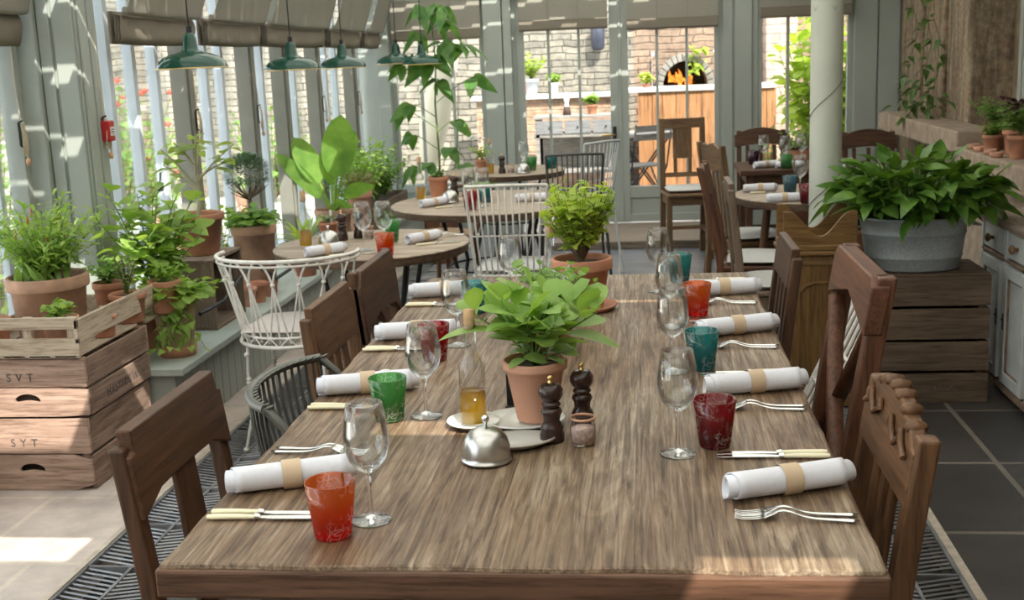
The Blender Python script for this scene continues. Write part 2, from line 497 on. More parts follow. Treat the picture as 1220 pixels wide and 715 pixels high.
SOIL = plain('soil', (.055, .035, .022), .95, noise=.5, nscale=60, bmp=.8)
STEEL = plain('polished_steel', (.72, .72, .70), .16, 1.0, noise=.04)
STEEL_D = plain('brushed_steel', (.55, .54, .52), .3, 1.0, noise=.08)
IVORY = plain('ivory', (.80, .74, .52), .35, noise=.04)
BRASS = plain('brass', (.78, .55, .22), .3, 1.0)
BLACK = plain('black_iron', (.025, .025, .028), .45, .3)
IRON = plain('grey_iron', (.16, .16, .145), .45, .6, noise=.2)
WHITEM = plain('white_painted_metal', (.78, .75, .70), .5, noise=.12, nscale=30)
LINEN = fabric('white_linen', (.84, .84, .90), .10, weave=160, amp=.03)
KRAFT = plain('kraft_paper', (.62, .47, .32), .8, noise=.08)
CERAM = plain('white_ceramic', (.78, .78, .75), .2, noise=.03)
PEWTER = plain('pewter_rim', (.42, .38, .33), .4, .5)
STEM = leafmat('stem_green', (.12, .2, .05), (.2, .3, .08), .1)
STEMB = plain('woody_stem', (.15, .10, .06), .8, noise=.3)
CH_DK = ((.030, .013, .006), (.125, .055, .026))
CH_MD = ((.060, .028, .012), (.215, .105, .048))
CH_RD = ((.045, .016, .008), (.18, .072, .036))
CH_OL = ((.075, .042, .020), (.24, .14, .07))
CRATE = ((.19, .105, .07), (.60, .42, .33))
CRATE_D = ((.055, .036, .024), (.20, .135, .09))
PALLET = ((.40, .31, .22), (.66, .55, .43))
# ------------------------------------------------------------------ floors
FLAG = tiles('pale_flagstones', (.62,.52,.46), (.52,.455,.42), (.62,.54,.47), .62, .56, .012, (.1,.08), .35, .7, .35, .3)
SLATE = tiles('dark_slate_tiles', (.060,.053,.050), (.045,.042,.042), (.19,.165,.14), .365, .64, .011, (-.885+.365*5,-3.57+.64*6), 0, .42, .3, .6)
SLATE_B = tiles('blue_slate_tiles', (.20,.215,.25), (.165,.18,.215), (.36,.33,.29), .42, .62, .012, (.2,.1), .0, .35, .25, .6)
m = MB(); m.box(-3.2,-1.79,-1.6,10.2,-.12,0); struct('floor', m, FLAG)
m = MB(); m.box(-1.45,.885-.3,-1.6,5.6,-.12,0); m.box(.905,2.7,-1.6,5.6,-.12,0); struct('floor', m, SLATE)
m = MB(); m.box(-1.45,2.7,5.6,10.2,-.12,0); struct('floor', m, SLATE_B)
m = MB(); m.box(-1.79,-1.45,-1.6,10.2,-.16,-.09); m.box(.585,.905,-1.6,5.6,-.16,-.09); struct('floor', m, plain('drain_channel', (.02,.019,.018), .8))
KERB = plain('stone_kerb', (.50,.43,.35), .8, noise=.2, nscale=25)
m = MB(); m.box(-1.79,-1.77,-1.6,10.2,-.09,.004); m.box(-1.47,-1.45,-1.6,10.2,-.09,.004)
m.box(.885,.912,-1.6,5.6,-.09,.004); m.box(.585,.605,-1.6,5.6,-.09,.004); struct('trim_1', m, KERB)
CAST = plain('cast_iron_grate', (.26,.26,.27), .5, .4, noise=.3)
def grating(x0, x1, y0, y1, label):
    g = thing('floor_grating', label, 'floor grating', ((x0+x1)/2, y0, 0))
    w = (x1-x0)/2 - .004
    fr = MB(); br = MB()
    for s in (-1, 1): fr.box(s*w-.006, s*w+.006, 0, y1-y0, -.03, 0)
    y = 0
    while y < y1-y0:
        fr.box(-w, w, y, y+.010, -.03, 0)
        k = 1
        while k*.027 < .30:
            yy = y + k*.027
            for s in (-1, 1):
                br.tube([(0, yy, -.008), (s*w, yy + .045, -.008)], .0042, 4, smooth=False)
            k += 1
        y += .34
    fr.box(-.005, .005, 0, y1-y0, -.028, -.002)
    fr.build('frame', CAST, g); br.build('bars', CAST, g)
    return g
grating(-1.77, -1.47, 1.9, 9.6, 'iron floor grating running along the window side of the long table')
grating(.605, .885, 1.9, 5.5, 'iron floor grating under the chairs on the dark slate side')

# ------------------------------------------------------------------ left wall
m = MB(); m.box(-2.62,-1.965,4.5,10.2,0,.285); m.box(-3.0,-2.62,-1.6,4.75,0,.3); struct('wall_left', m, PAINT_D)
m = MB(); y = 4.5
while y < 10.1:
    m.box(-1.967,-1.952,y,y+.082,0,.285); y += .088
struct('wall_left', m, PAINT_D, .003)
m = MB(); m.box(-2.62,-1.90,4.46,10.2,.285,.318); struct('trim_2', m, plain('ledge_paint', (.42,.47,.44), .45, noise=.06), .005)
m = MB()
m.box(-2.52,-2.35,4.78,4.95,.3,3.0)
m.box(-2.515,-2.462,4.768,4.78,.3,3.0); m.box(-2.448,-2.36,4.768,4.78,.3,3.0)
m.box(-2.35,-2.338,4.79,4.86,.3,3.0); m.box(-2.35,-2.338,4.872,4.94,.3,3.0)
m.box(-2.66,-2.52,4.74,4.9,.3,3.0)
struct('pillar', m, PAINT, .004)
posts = [5.95, 6.95, 7.62, 8.42, 9.5]
for y in posts:
    m = MB(); m.box(-2.43,-2.34,y-.04,y+.04,.318,2.4); m.box(-2.34,-2.325,y-.026,y+.026,.318,2.4)
    struct('pillar', m, plain('post_paint_backlit', (.25,.245,.21), .55, noise=.08), .004)  # post colour darkened to carry the backlit shade
edges = [4.95] + posts + [10.2]
bars = [[5.23,5.49,5.76],[6.17,6.44,6.69],[7.17,7.42],[7.86,8.12],[8.66,8.96,9.26],[9.72,9.98]]
for i in range(6):
    a, b = edges[i]+.045, edges[i+1]-.045
    f = MB()
    f.box(-2.47,-2.41,a,b,.318,.37); f.box(-2.47,-2.41,a,b,2.28,2.4)
    o = struct('window_%d' % (i+1), f, BARW, .003)
    g = MB()
    for y in bars[i]: g.box(-2.475,-2.425,y-.021,y+.021,.37,2.28)
    g.build('glazing_bar', BARW, o, .003)
    g = MB(); g.box(-2.452,-2.448,a,b,.37,2.28); g.build('pane', GLASS, o)
f = MB(); f.box(-2.68,-2.60,-1.6,4.74,.3,.36); f.box(-2.68,-2.60,4.70,4.745,.3,2.4); f.box(-2.68,-2.60,4.2,4.25,.3,2.4); f.box(-2.68,-2.6,-1.6,4.74,2.28,2.4)
for y in (.3,1.2,2.1,3.0,3.6): f.box(-2.68,-2.6,y,y+.05,.3,2.4)
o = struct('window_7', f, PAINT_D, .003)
g = MB()
for y in (4.60,4.46): g.box(-2.69,-2.66,y-.018,y+.018,.36,2.28)
g.build('glazing_bar', BARW, o)
g = MB(); g.box(-2.652,-2.648,-1.6,4.74,.36,2.28); g.build('pane', GLASS, o)
m = MB(); m.box(-2.7,-2.28,-1.6,10.2,2.4,2.62); struct('trim_3', m, PAINT)

# roman blinds, left wall
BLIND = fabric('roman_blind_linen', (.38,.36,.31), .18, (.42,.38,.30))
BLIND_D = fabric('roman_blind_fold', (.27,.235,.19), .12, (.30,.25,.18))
def roman_blind(y0, y1, x, label):
    t = thing('roman_blind', label, 'blind', (x, y0, 1.64), 0, 'roman blinds along the glazed side')
    w = y1-y0
    def sheet(prof, name, mat, th=.003):
        P = []
        n = 10
        for i in range(n+1):
            y = w*i/n
            P.append([(a + .004*math.sin(i*1.7+j), y, z - .006*math.sin(PI*i/n)) for j, (a, z) in enumerate(prof)])
        mm = MB(); mm.grid(P)
        o = mm.build(name, mat, t)
        sm = o.modifiers.new('s', 'SOLIDIFY'); sm.thickness = th
        return o
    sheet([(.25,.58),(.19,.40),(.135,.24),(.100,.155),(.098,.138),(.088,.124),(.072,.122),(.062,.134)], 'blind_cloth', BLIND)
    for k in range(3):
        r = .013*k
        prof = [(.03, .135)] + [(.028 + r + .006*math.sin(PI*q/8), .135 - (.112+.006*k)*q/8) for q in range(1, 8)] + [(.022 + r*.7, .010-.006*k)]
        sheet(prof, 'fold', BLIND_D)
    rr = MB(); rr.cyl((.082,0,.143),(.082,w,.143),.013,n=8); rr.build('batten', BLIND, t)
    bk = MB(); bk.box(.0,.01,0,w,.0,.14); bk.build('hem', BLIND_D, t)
    return t
roman_blind(5.0,5.86,-2.31,'linen roman blind above the chilli and squash pots, next to the big pillar')
roman_blind(6.04,6.90,-2.31,'linen roman blind above the aubergine plant')
roman_blind(7.02,8.34,-2.31,'wide linen roman blind behind the second pendant lamp')
roman_blind(8.5,9.42,-2.31,'linen roman blind behind the third pendant lamp')
roman_blind(9.58,10.12,-2.31,'narrow linen roman blind in the corner by the rear glazing')
roman_blind(2.2,4.66,-2.58,'linen roman blind at the left edge, before the big pillar')

# blind cords on cleats
def cord(y, x, z0, label, drop=.34):
    t = thing('blind_cord', label, 'blind cord', (x, y, z0), 0, 'blind cords on the posts')
    c = MB(); c.box(0,.006,-.006,.006,-.05,.05); c.tube([(.004,0,.05),(.022,0,.056)],.004,6); c.tube([(.004,0,-.05),(.022,0,-.056)],.004,6)
    c.build('cleat', BLACK, t)
    s = MB()
    s.tube([(.012,.004,.04),(.0,.01,drop*.6),(.0,.02,drop*1.3)], .0022, 5)
    for k in range(4):
        a = .006*(k-1.5)
        s.tube([(.018,a,.045),(.026,a*1.4,0),(.02,a*2.4,-.08-.012*k),(.026,a*1.2+.004,-.045),(.02,a,.045)], .0022, 5)
    s.build('cord', plain('cream_cord', (.62,.52,.38), .8), t)
    k = MB(); k.lathe([(0,-.03),(.008,-.028),(.010,-.01),(.004,0),(0,.002)], 10, (.024,.004,-.10)); k.build('acorn', plain('cord_acorn', (.66,.36,.2), .5), t)
cord(4.68,-2.6,1.28,'looped blind cord on a cleat at the window frame left of the big pillar')
cord(4.90,-2.338,1.28,'looped blind cord on the big pillar beside the red call point')
cord(5.95,-2.325,1.26,'looped blind cord on the post behind the aubergine plant')
cord(6.95,-2.325,1.24,'looped blind cord on the post behind the clipped topiary ball')
cord(8.42,-2.325,1.24,'looped blind cord on the post right of the second pendant lamp')
cord(9.5,-2.325,1.24,'looped blind cord on the post nearest the far corner')

# red call point
t = thing('fire_call_point', 'small red fire alarm call point fixed to the big pillar', 'fire alarm', (-2.338, 4.915, 1.27))
b = MB(); b.box(0,.035,-.03,.03,-.045,.045); b.build('housing', plain('alarm_red', (.50,.02,.025), .35, noise=.03), t, .006)
b = MB(); b.box(.035,.038,-.018,.018,-.02,.018); b.build('window_plate', CERAM, t)
b = MB(); b.box(.0382,.039,-.012,.012,.004,.009); b.box(.0382,.039,-.014,.014,-.006,-.001); b.box(.0382,.039,-.009,.009,-.014,-.011)
b.build('printed_lines', plain('print_grey', (.1,.1,.1), .6), t)

# ------------------------------------------------------------------ back wall
Y0, Y1 = 10.2, 10.32
m = MB()
m.box(-2.62,-2.18,Y0,Y1,0,3.0); m.box(-2.18,-1.37,Y0,Y1,0,.42)
m.box(-1.37,-1.08,Y0,Y1,0,3.0); m.box(.63,.95,Y0,Y1,0,3.0); m.box(.95,1.72,Y0,Y1,0,.42); m.box(1.72,2.7,Y0,Y1,0,3.0)
m.box(-2.18,1.72,Y0,Y1,2.02,3.0)
struct('wall_back', m, PAINT)
m = MB()
for a, b in ((-1.355,-1.225),(.66,.74),(.76,.90),(1.735,1.92),(1.935,2.10)): m.box(a,b,Y0-.022,Y0,0,3.0)
m.box(-1.19,-1.12,Y0-.05,Y0,0,3.0); m.box(-1.36,-1.20,Y0-.05,Y0-.02,0,3.0)
m.box(-2.3,-2.19,Y0-.06,Y0,0,3.0); m.box(-2.6,1.7,Y0-.07,Y0,2.02,2.2)
struct('trim_4', m, PAINT, .004)
def back_window(n, x0, x1, z0, vb, hb=()):
    f = MB()
    f.box(x0,x0+.035,Y0+.01,Y0+.07,z0,2.02); f.box(x1-.035,x1,Y0+.01,Y0+.07,z0,2.02); f.box(x0,x1,Y0-.03,Y0+.09,z0-.04,z0+.03)
    o = struct('window_%d' % n, f, PAINT, .003)
    g = MB()
    for x in vb: g.box(x-.012,x+.012,Y0+.02,Y0+.06,z0,2.02)
    g.build('glazing_bar', PAINT, o)
    g = MB(); g.box(x0,x1,Y0+.038,Y0+.042,z0,2.02); g.build('pane', GLASS, o)
back_window(8,-2.18,-1.37,.42,(-1.65,-1.93))
back_window(9,.95,1.72,.42,(1.20,1.46))
def door(n, x0, x1, vb):
    f = MB()
    f.box(x0,x0+.06,Y0-.01,Y0+.05,.07,2.02); f.box(x1-.075,x1,Y0-.01,Y0+.05,.07,2.02) if n == 1 else f.box(x1-.04,x1,Y0-.01,Y0+.05,.07,2.02)
    f.box(x0+.06,x1-.04,Y0-.006,Y0+.046,1.96,2.015); f.box(x0+.06,x1-.04,Y0-.006,Y0+.046,.28,.38); f.box(x0+.06,x1-.04,Y0-.006,Y0+.046,.075,.14)
    o = struct('door_%d' % n, f, PAINT, .003)
    g = MB(); g.box(x0+.05,x1-.05,Y0+.008,Y0+.03,.1,.3); g.build('panel', PAINT, o)
    g = MB()
    for x in vb: g.box(x-.011,x+.011,Y0,Y0+.04,.38,1.96)
    g.build('glazing_bar', PAINT, o)
    g = MB(); g.box(x0+.05,x1-.05,Y0+.018,Y0+.022,.38,1.96); g.build('pane', GLASS, o)
    return o
d1 = door(1,-1.08,-.215,(-.81,-.55)); d2 = door(2,-.195,.63,(.11,.36))
g = MB(); g.box(-.275,-.245,Y0-.02,Y0-.01,.68,.90); g.build('lock_plate', BLACK, d1, label='black lock plate')
g = MB(); g.tube([(-.26,Y0-.02,.83),(-.26,Y0-.055,.83),(-.37,Y0-.06,.832)],.008,8); g.build('door_handle', BRASS, d1, label='brass lever handle')
g = MB(); g.box(-.2149,-.1951,Y0-.018,Y0+.03,.072,2.018); g.box(-.214,-.196,Y0-.02,Y0-.01,.07,2.02) if False else None; struct('trim_5', g, PAINT)
m = MB(); m.box(-.75,.72,9.15,10.17,.0,.065); struct('trim_6', m, wood('step_wood',(.16,.12,.09),(.34,.27,.21),'x'), .005)

def back_blind(x0, x1, zb, label):
    t = thing('roman_blind', label, 'blind', ((x0+x1)/2, Y0-.06, zb), 0, 'roman blinds on the rear glazing')
    w = (x1-x0)/2
    b = MB(); b.box(-w,w,-.006,0,.07,2.02-zb+.02)
    b.build('blind_cloth', BLIND, t)
    b = MB(); b.box(-w,w,-.018,-.008,.0,.075); b.box(-w,w,-.03,-.02,.012,.08); b.build('fold', BLIND_D, t, .003)
    b = MB()
    k = 1; n = max(2, int(2*w/.2))
    for k in range(1, n): b.box(-w+2*w*k/n-.0015,-w+2*w*k/n+.0015,-.010,-.0065,.07,2.02-zb)
    b.cyl((-w,-.02,.085),(w,-.02,.085),.006,n=6)
    b.build('seam', BLIND_D, t)
back_blind(-2.15,-1.38,1.685,'linen roman blind on the rear window behind the tall climber')
back_blind(-1.05,-.30,1.725,'linen roman blind on the glazed door with the lever handle')
back_blind(-.14,.62,1.70,'linen roman blind on the glazed door in front of the oven')
back_blind(.96,1.70,1.75,'linen roman blind on the rear window behind the round column')

# ------------------------------------------------------------------ right side
STONE = plain('honey_stone', (.25,.185,.125), .9, noise=.45, nscale=7, bmp=.5)
def stone_streak():
    m, nt, out = newmat('streaked_stone')
    p = N(nt, 'ShaderNodeBsdfPrincipled', Roughness=.92)
    a = N(nt, 'ShaderNodeTexNoise', Scale=2.2, Detail=8.0, Roughness=.65); nt.links.new(coords(nt, (6,7,.9), False), a.inputs['Vector'])
    c = ramp(nt, a.outputs['Fac'], [(.3,(.125,.085,.055)),(.46,(.24,.175,.115)),(.58,(.34,.27,.19)),(.68,(.42,.22,.10))])
    b = N(nt, 'ShaderNodeTexNoise', Scale=30.0, Detail=5.0); nt.links.new(coords(nt, (1,1,1), False), b.inputs['Vector'])
    c = mixc(nt, 1.0, c, ramp(nt, b.outputs['Fac'], [(.35,(.7,.7,.7)),(.65,(1.2,1.2,1.2))]), 'MULTIPLY')
    nt.links.new(c, p.inputs['Base Color']); nt.links.new(bump(nt, b.outputs['Fac'], .7, .02), p.inputs['Normal'])
    nt.links.new(p.outputs[0], out.inputs[0]); return m
STREAK = stone_streak()
m = MB()
for a, b, x in ((9.5,10.2,2.115),(9.0,9.5,2.14),(8.75,9.0,2.10),(8.3,8.75,2.13),(8.05,8.3,2.10)): m.box(x,2.8,a,b,0,3.0)
struct('wall_right', m, STREAK, .02)
m = MB(); m.box(2.38,2.8,-1.6,8.05,0,.9); m.box(2.38,2.8,7.86,8.05,.9,3.0); m.box(2.38,2.8,-1.6,5.6,.9,3.0); m.box(2.38,2.8,5.6,7.86,2.3,3.0)
struct('wall_right', m, STONE)
m = MB(); m.box(1.85,2.12,7.3,9.7,.84,.975); struct('trim_7', m, plain('ledge_stone', (.36,.275,.205), .9, noise=.25, nscale=12, bmp=.3), .012)
m = MB(); m.box(1.84,2.5,3.4,7.3,.74,.885); m.box(1.95,2.5,3.4,8.05,0,.74); struct('wall_right', m, MATS['ledge_stone'], .012)
f = MB()
f.box(2.35,2.44,7.80,7.86,.9,2.3); f.box(2.35,2.44,5.6,5.68,.9,2.3); f.box(2.36,2.43,7.70,7.80,.93,2.3); f.box(2.36,2.43,5.68,7.70,1.36,1.43); f.box(2.33,2.46,5.6,7.86,.885,.93)
o = struct('window_10', f, PAINT, .004)
g = MB(); g.box(2.398,2.402,5.68,7.70,.93,2.3); g.build('pane', GLASS, o)
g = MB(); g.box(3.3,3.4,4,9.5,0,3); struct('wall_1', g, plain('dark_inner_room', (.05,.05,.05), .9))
m = MB(); m.box(-3.0,2.8,-1.7,-1.6,0,3.0); struct('wall_near', m, plain('cream_plaster', (.52,.49,.43), .8))

# ------------------------------------------------------------------ roof: glass with rafters, and unseen shade cloth cut open to shape the sunlight
ROOF_F = fabric('roof_shade_fabric', (.60,.58,.52), .55, (.80,.77,.70))
m = MB(); m.box(1.25,2.8,-1.7,10.3,2.62,2.72); struct('ceiling', m, plain('white_boards', (.55,.55,.52), .7))
m = MB()
for y in (-.6,.7,1.9,3.1,4.3,5.5,6.7,7.9,9.1): m.box(-2.5,1.25,y-.03,y+.03,2.56,2.72)
struct('ceiling', m, PAINT)
holes = []                                        # openings added in the unseen shade cloth to cast sun patches: (x0, x1, y0, y1)
y = -1.45
while y < 9.9:                                    # narrow slots added to throw thin sun lines on the side blinds
    holes.append((-2.06, -1.82, y, y+.012)); y += .21
holes += [(-2.11,-2.07,4.19,4.25),(-1.97,-1.89,3.97,4.03),(-1.82,-1.74,3.74,3.80)]
for k in range(19):                               # stepped slots added to cast slanting sun streaks on the rear wall
    x = -2.0+.13*k; d = .022*k
    for y, w in ((9.02,.030),(9.24,.032),(9.50,.020),(9.66,.024)):
        yy = y + d % .09
        if (k+int(y*7)) % 5: holes.append((x, x+.128, yy, yy+w))
holes += [(.93,1.20,.24,.33),(.29,.50,.92,1.01),(.76,.98,2.20,2.235),(.40,.55,3.0,3.05)]
holes += [(-1.45,-.62,1.38,1.56),(-1.2,-.9,.9,1.0),(-1.42,-.98,2.12,2.30),(-1.0,-.8,2.6,2.68),(-1.62,-1.22,3.12,3.40),(-1.85,-1.5,4.5,4.62),(-1.55,-1.25,6.08,6.40),(-1.3,-1.0,7.2,7.35),(-.9,-.6,7.6,7.68),(-.4,-.1,5.2,5.26)]
def shade(x0, x1, y0, y1, z=2.535):
    ys = sorted({y0, y1} | {q for h in holes for q in (h[2], h[3]) if y0 < q < y1})
    mm = MB()
    for a, b in zip(ys, ys[1:]):
        mid = (a+b)/2; xs = [x0]
        for h in sorted(q for q in holes if q[2] < mid < q[3]): xs += [max(h[0], xs[-1]), max(h[1], xs[-1])]
        xs.append(x1)
        for i in range(0, len(xs), 2):
            if xs[i+1]-xs[i] > 1e-4: mm.add([(xs[i],a,z),(xs[i+1],a,z),(xs[i+1],b,z),(xs[i],b,z)],[(0,1,2,3)])
    return mm
o = struct('ceiling', shade(-2.5,1.25,-1.6,10.2), ROOF_F)
m = MB(); m.add([(-2.7,-1.7,2.73),(1.25,-1.7,2.73),(1.25,10.32,2.73),(-2.7,10.32,2.73)],[(0,1,2,3)]); struct('ceiling', m, GLASS)

# round column
t = thing('round_column', 'round pale green cast iron column wrapped with thin wire', 'column', (.835, 5.62, 0))
m = MB(); m.lathe([(.10,0),(.10,.05),(.078,.09),(.0725,.12),(.0735,2.55)], 40); m.build('shaft', plain('column_paint', (.52,.54,.47), .4, noise=.04), t)
w = MB()
pts = []
for i in range(90):
    a = i*.16; pts.append((.0755*math.cos(a), .0755*math.sin(a), .55+.95*i/89))
w.tube(pts, .0016, 5)
for r0, z0 in ((0,1.70),(PI/5,1.765),(0,1.83)):
    pts = [( .0755*math.cos(PI/5*k+r0), .0755*math.sin(PI/5*k+r0), z0 + (.035 if k % 2 else -.035)) for k in range(10)]
    w.tube(pts, .0011, 4, closed=True)
w.build('wire', plain('rusty_wire', (.14,.13,.12), .6, .4), t)

# ------------------------------------------------------------------ long dining table
TX0, TX1, TY0, TY1, TZ = -.767, .341, 1.63, 4.02, .76
t = thing('dining_table', 'long weathered plank refectory table laid for lunch', 'table', ((TX0+TX1)/2, (TY0+TY1)/2, 0))
hx, hy = (TX1-TX0)/2, (TY1-TY0)/2
m = MB()
NX, NY = 12, 26
P = []
for j in range(NY+1):
    row = []
    for i in range(NX+1):
        x = -hx + 2*hx*i/NX; y = -hy + 2*hy*j/NY
        if i in (0, NX): x += .003*math.sin(j*2.1+i)
        if j in (0, NY): y += .003*math.sin(i*1.7)
        row.append((x, y, TZ))
    P.append(row)
top = [p for r in P for p in r]; W = NX+1
fs = [(j*W+i, j*W+i+1, (j+1)*W+i+1, (j+1)*W+i) for j in range(NY) for i in range(NX)]
bot = [(x, y, TZ-.052) for x, y, z in top]; K = len(top)
fs += [(K+j*W+i, K+(j+1)*W+i, K+(j+1)*W+i+1, K+j*W+i+1) for j in range(NY) for i in range(NX)]
for i in range(NX): fs += [(i, K+i, K+i+1, i+1), (NY*W+i, NY*W+i+1, K+NY*W+i+1, K+NY*W+i)]
for j in range(NY): fs += [(j*W, (j+1)*W, K+(j+1)*W, K+j*W), (j*W+NX, K+j*W+NX, K+(j+1)*W+NX, (j+1)*W+NX)]
m.add(top+bot, fs)
m.build('tabletop', tabletop_mat(), t, .007)
TW = wood('table_edge_wood', (.10,.06,.035), (.26,.165,.10), 'x')
TWz = wood('table_edge_wood', (.10,.06,.035), (.26,.165,.10), 'z')
TWy = wood('table_edge_wood', (.10,.06,.035), (.26,.165,.10), 'y')
m = MB(); m.box(-hx+.10,hx-.10,-hy+.16,-hy+.19,TZ-.16,TZ-.052); m.box(-hx+.10,hx-.10,hy-.19,hy-.16,TZ-.16,TZ-.052)
m.box(-hx+.10,-hx+.13,-hy+.19,hy-.19,TZ-.16,TZ-.052); m.box(hx-.13,hx-.10,-hy+.19,hy-.19,TZ-.16,TZ-.052)
m.build('apron', TW, t, .003)
m = MB(); m.box(-.16,.16,-hy+.17,-hy+.23,.10,.16); m.box(-.16,.16,hy-.23,hy-.17,.10,.16); m.box(-.03,.03,-hy+.23,hy-.23,.11,.15); m.build('stretcher', TW, t, .003)
TE = wood('worn_table_edge', (.05,.022,.012), (.19,.098,.058), 'x')
m = MB(); m.box(-hx-.004,hx+.004,-hy-.006,-hy+.02,TZ-.055,TZ-.008); m.box(-hx-.004,-hx+.02,-hy+.02,hy,TZ-.055,TZ-.008); m.box(hx-.02,hx+.004,-hy+.02,hy,TZ-.055,TZ-.008); m.build('edge_board', TE, t, .005)
for sx in (-1, 1):
    for sy in (-1, 1):
        m = MB(); cx, cy = sx*.20, sy*(hy-.20)
        m.cbox((cx,cy,TZ-.13),(.09,.09,.16)); m.lathe([(.045,.55),(.03,.53),(.042,.50),(.04,.40),(.026,.16),(.038,.13),(.03,.11),(.032,.0)],16,(cx,cy,0))
        m.build('leg', TWz, t)

# ------------------------------------------------------------------ glassware
def wine_glass(label, loc, group='wine glasses on the long table', s=1.0):
    t = thing('wine_glass', label, 'wine glass', loc, 0, group)
    b = MB(); b.lathe([(.006*s,.085*s),(.018*s,.092*s),(.031*s,.108*s),(.038*s,.130*s),(.0385*s,.150*s),(.035*s,.178*s),(.0305*s,.205*s),(.0295*s,.2052*s),(.0335*s,.178*s),(.037*s,.150*s),(.0365*s,.130*s),(.029*s,.109*s),(.012*s,.096*s),(0,.094*s)], 32)
    b.build('bowl', WGLASS, t)
    b = MB(); b.lathe([(.0052*s,.008*s),(.004*s,.02*s),(.0038*s,.06*s),(.0052*s,.082*s),(.008*s,.089*s)], 14); b.build('stem', SGLASS, t)
    b = MB(); b.lathe([(.0,.0012),(.033*s,.0012),(.0345*s,.002),(.033*s,.0032),(.014*s,.006*s),(.004*s,.010*s)], 32); b.build('foot', SGLASS, t)
    return t
wg0 = wine_glass('wine glass standing behind the orange tumbler nearest the viewer', (-.467,1.81,TZ))
for lab, x, y in (('wine glass between the green tumbler and the oil bottle', -.480,2.39),
    ('wine glass left of the sage pot, beside the red tumbler on the window side', -.509,3.02),
    ('wine glass furthest along the window side of the long table', -.43,3.62),
    ('wine glass beside the dark red tumbler with white flowers', .052,2.142),
    ('wine glass beside the teal tumbler in the second setting', .057,2.733),
    ('wine glass beside the amber and red tumbler on the dark side', .059,3.20),
    ('wine glass beside the small teal tumbler at the far table end', .035,3.70)):
    copy_tree(wg0, (x, y, TZ), R.random()*6, lab)

CG_OR = colourglass('orange_glass', (.95,.02,.01), (1.0,.36,.04))
CG_GR = colourglass('green_glass', (.10,.45,.12), (.28,.72,.28))
CG_RD = colourglass('dark_red_glass', (.30,.01,.03), (.55,.03,.05), body=.6)
CG_R2 = colourglass('ruby_glass', (.55,.01,.04), (.7,.04,.06))
CG_TE = colourglass('teal_glass', (.02,.36,.38), (.10,.60,.60))
CG_BL = colourglass('blue_glass', (.10,.32,.42), (.25,.50,.60))
CG_PU = colourglass('plum_glass', (.16,.04,.12), (.25,.08,.18))
def tumbler(label, loc, mat, group='coloured tumblers on the long table', s=1.0):
    b = MB(); b.lathe([(0,.001),(.0285*s,.001),(.0305*s,.004),(.0415*s,.0945*s),(.0405*s,.0955*s),(.0385*s,.094*s),(.0285*s,.014),(0,.012)], 36)
    o = b.build('glass_tumbler', mat)
    o.location = loc
    return tag(o, label, 'tumbler', group)
for lab, x, y, mt in (('orange to red tumbler on the near corner, window side', -.515,1.745, CG_OR),
    ('green patterned tumbler in the second setting, window side', -.555,2.365, CG_GR),
    ('ruby red tumbler in the third setting, window side', -.545,2.87, CG_R2),
    ('teal tumbler in the last setting on the window side', -.519,3.437, CG_TE),
    ('dark red tumbler with etched white flowers', .124,2.19, CG_RD),
    ('teal patterned tumbler in the second setting on the dark side', .127,2.76, CG_TE),
    ('amber and red tumbler in the third setting on the dark side', .141,3.35, CG_OR),
    ('small teal tumbler in the last setting on the dark side', .106,3.86, CG_TE)):
    tumbler(lab, (x, y, TZ), mt)

# ------------------------------------------------------------------ cutlery and napkins
def knife(label, loc, rz):
    t = thing('table_knife', label, 'knife', loc, rz, 'ivory handled knives')
    m = MB(); m.tube([(0,0,.006),(.01,0,.006),(.05,0,.0065),(.084,0,.006)], [.0062,.0078,.0072,.006], 10, flat=.6); m.build('handle', IVORY, t, label='ivory handle')
    m = MB(); m.cyl((.084,0,.006),(.093,0,.006),.0062,.0045,10); m.build('bolster', STEEL, t)
    m = MB(); m.prism([(.092,-.004),(.12,-.0085),(.185,-.0085),(.203,-.003),(.206,.004),(.20,.0065),(.092,.005)], 'z', .004,.0062); m.build('blade', STEEL, t, .0006)
    return t
def fork(label, loc, rz):
    t = thing('table_fork', label, 'fork', loc, rz, 'silver forks')
    m = MB(); n = 12; P = []
    def zc(x): return .003 + .012*math.exp(-((x-.118)/.028)**2)
    for i in range(n+1):
        x = .128*i/n
        w = .0058 - .0036*math.sin(PI*min(1, x/.10)*.5)
        if x < .02: w = .0064*math.sin(PI/2*min(1,(x+.004)/.018))
        P.append([(x,-w,zc(x)),(x,0,zc(x)+.0018),(x,w,zc(x))])
    m.grid(P)
    o = m.build('handle', STEEL, t); s = o.modifiers.new('s','SOLIDIFY'); s.thickness = .0018
    m = MB(); P = []
    for i in range(5):
        u = i/4; x = .124+.024*u; w = .0035 + .0085*math.sin(PI/2*u)
        P.append([(x,-w,zc(x)),(x,-w*.4,zc(x)-.0018*u),(x,w*.4,zc(x)-.0018*u),(x,w,zc(x))])
    m.grid(P)
    for k in range(4):
        y = -.0105+.007*k
        m.tube([(.146,y,zc(.146)-.0005),(.165,y*.98,.004),(.185,y*.93,.003),(.196,y*.9,.0055)], [.0021,.0018,.0014,.0007], 6, flat=.6)
    o = m.build('head', STEEL, t); s = o.modifiers.new('s','SOLIDIFY'); s.thickness = .0016
    return t
def pair(src, spots, labs):
    for (x, y, rz), lb in zip(spots, labs): copy_tree(src, (x, y, TZ), rz, lb)
k0 = knife('ivory handled knife nearest the near table end, window side', (-.752,1.808,TZ), .02)
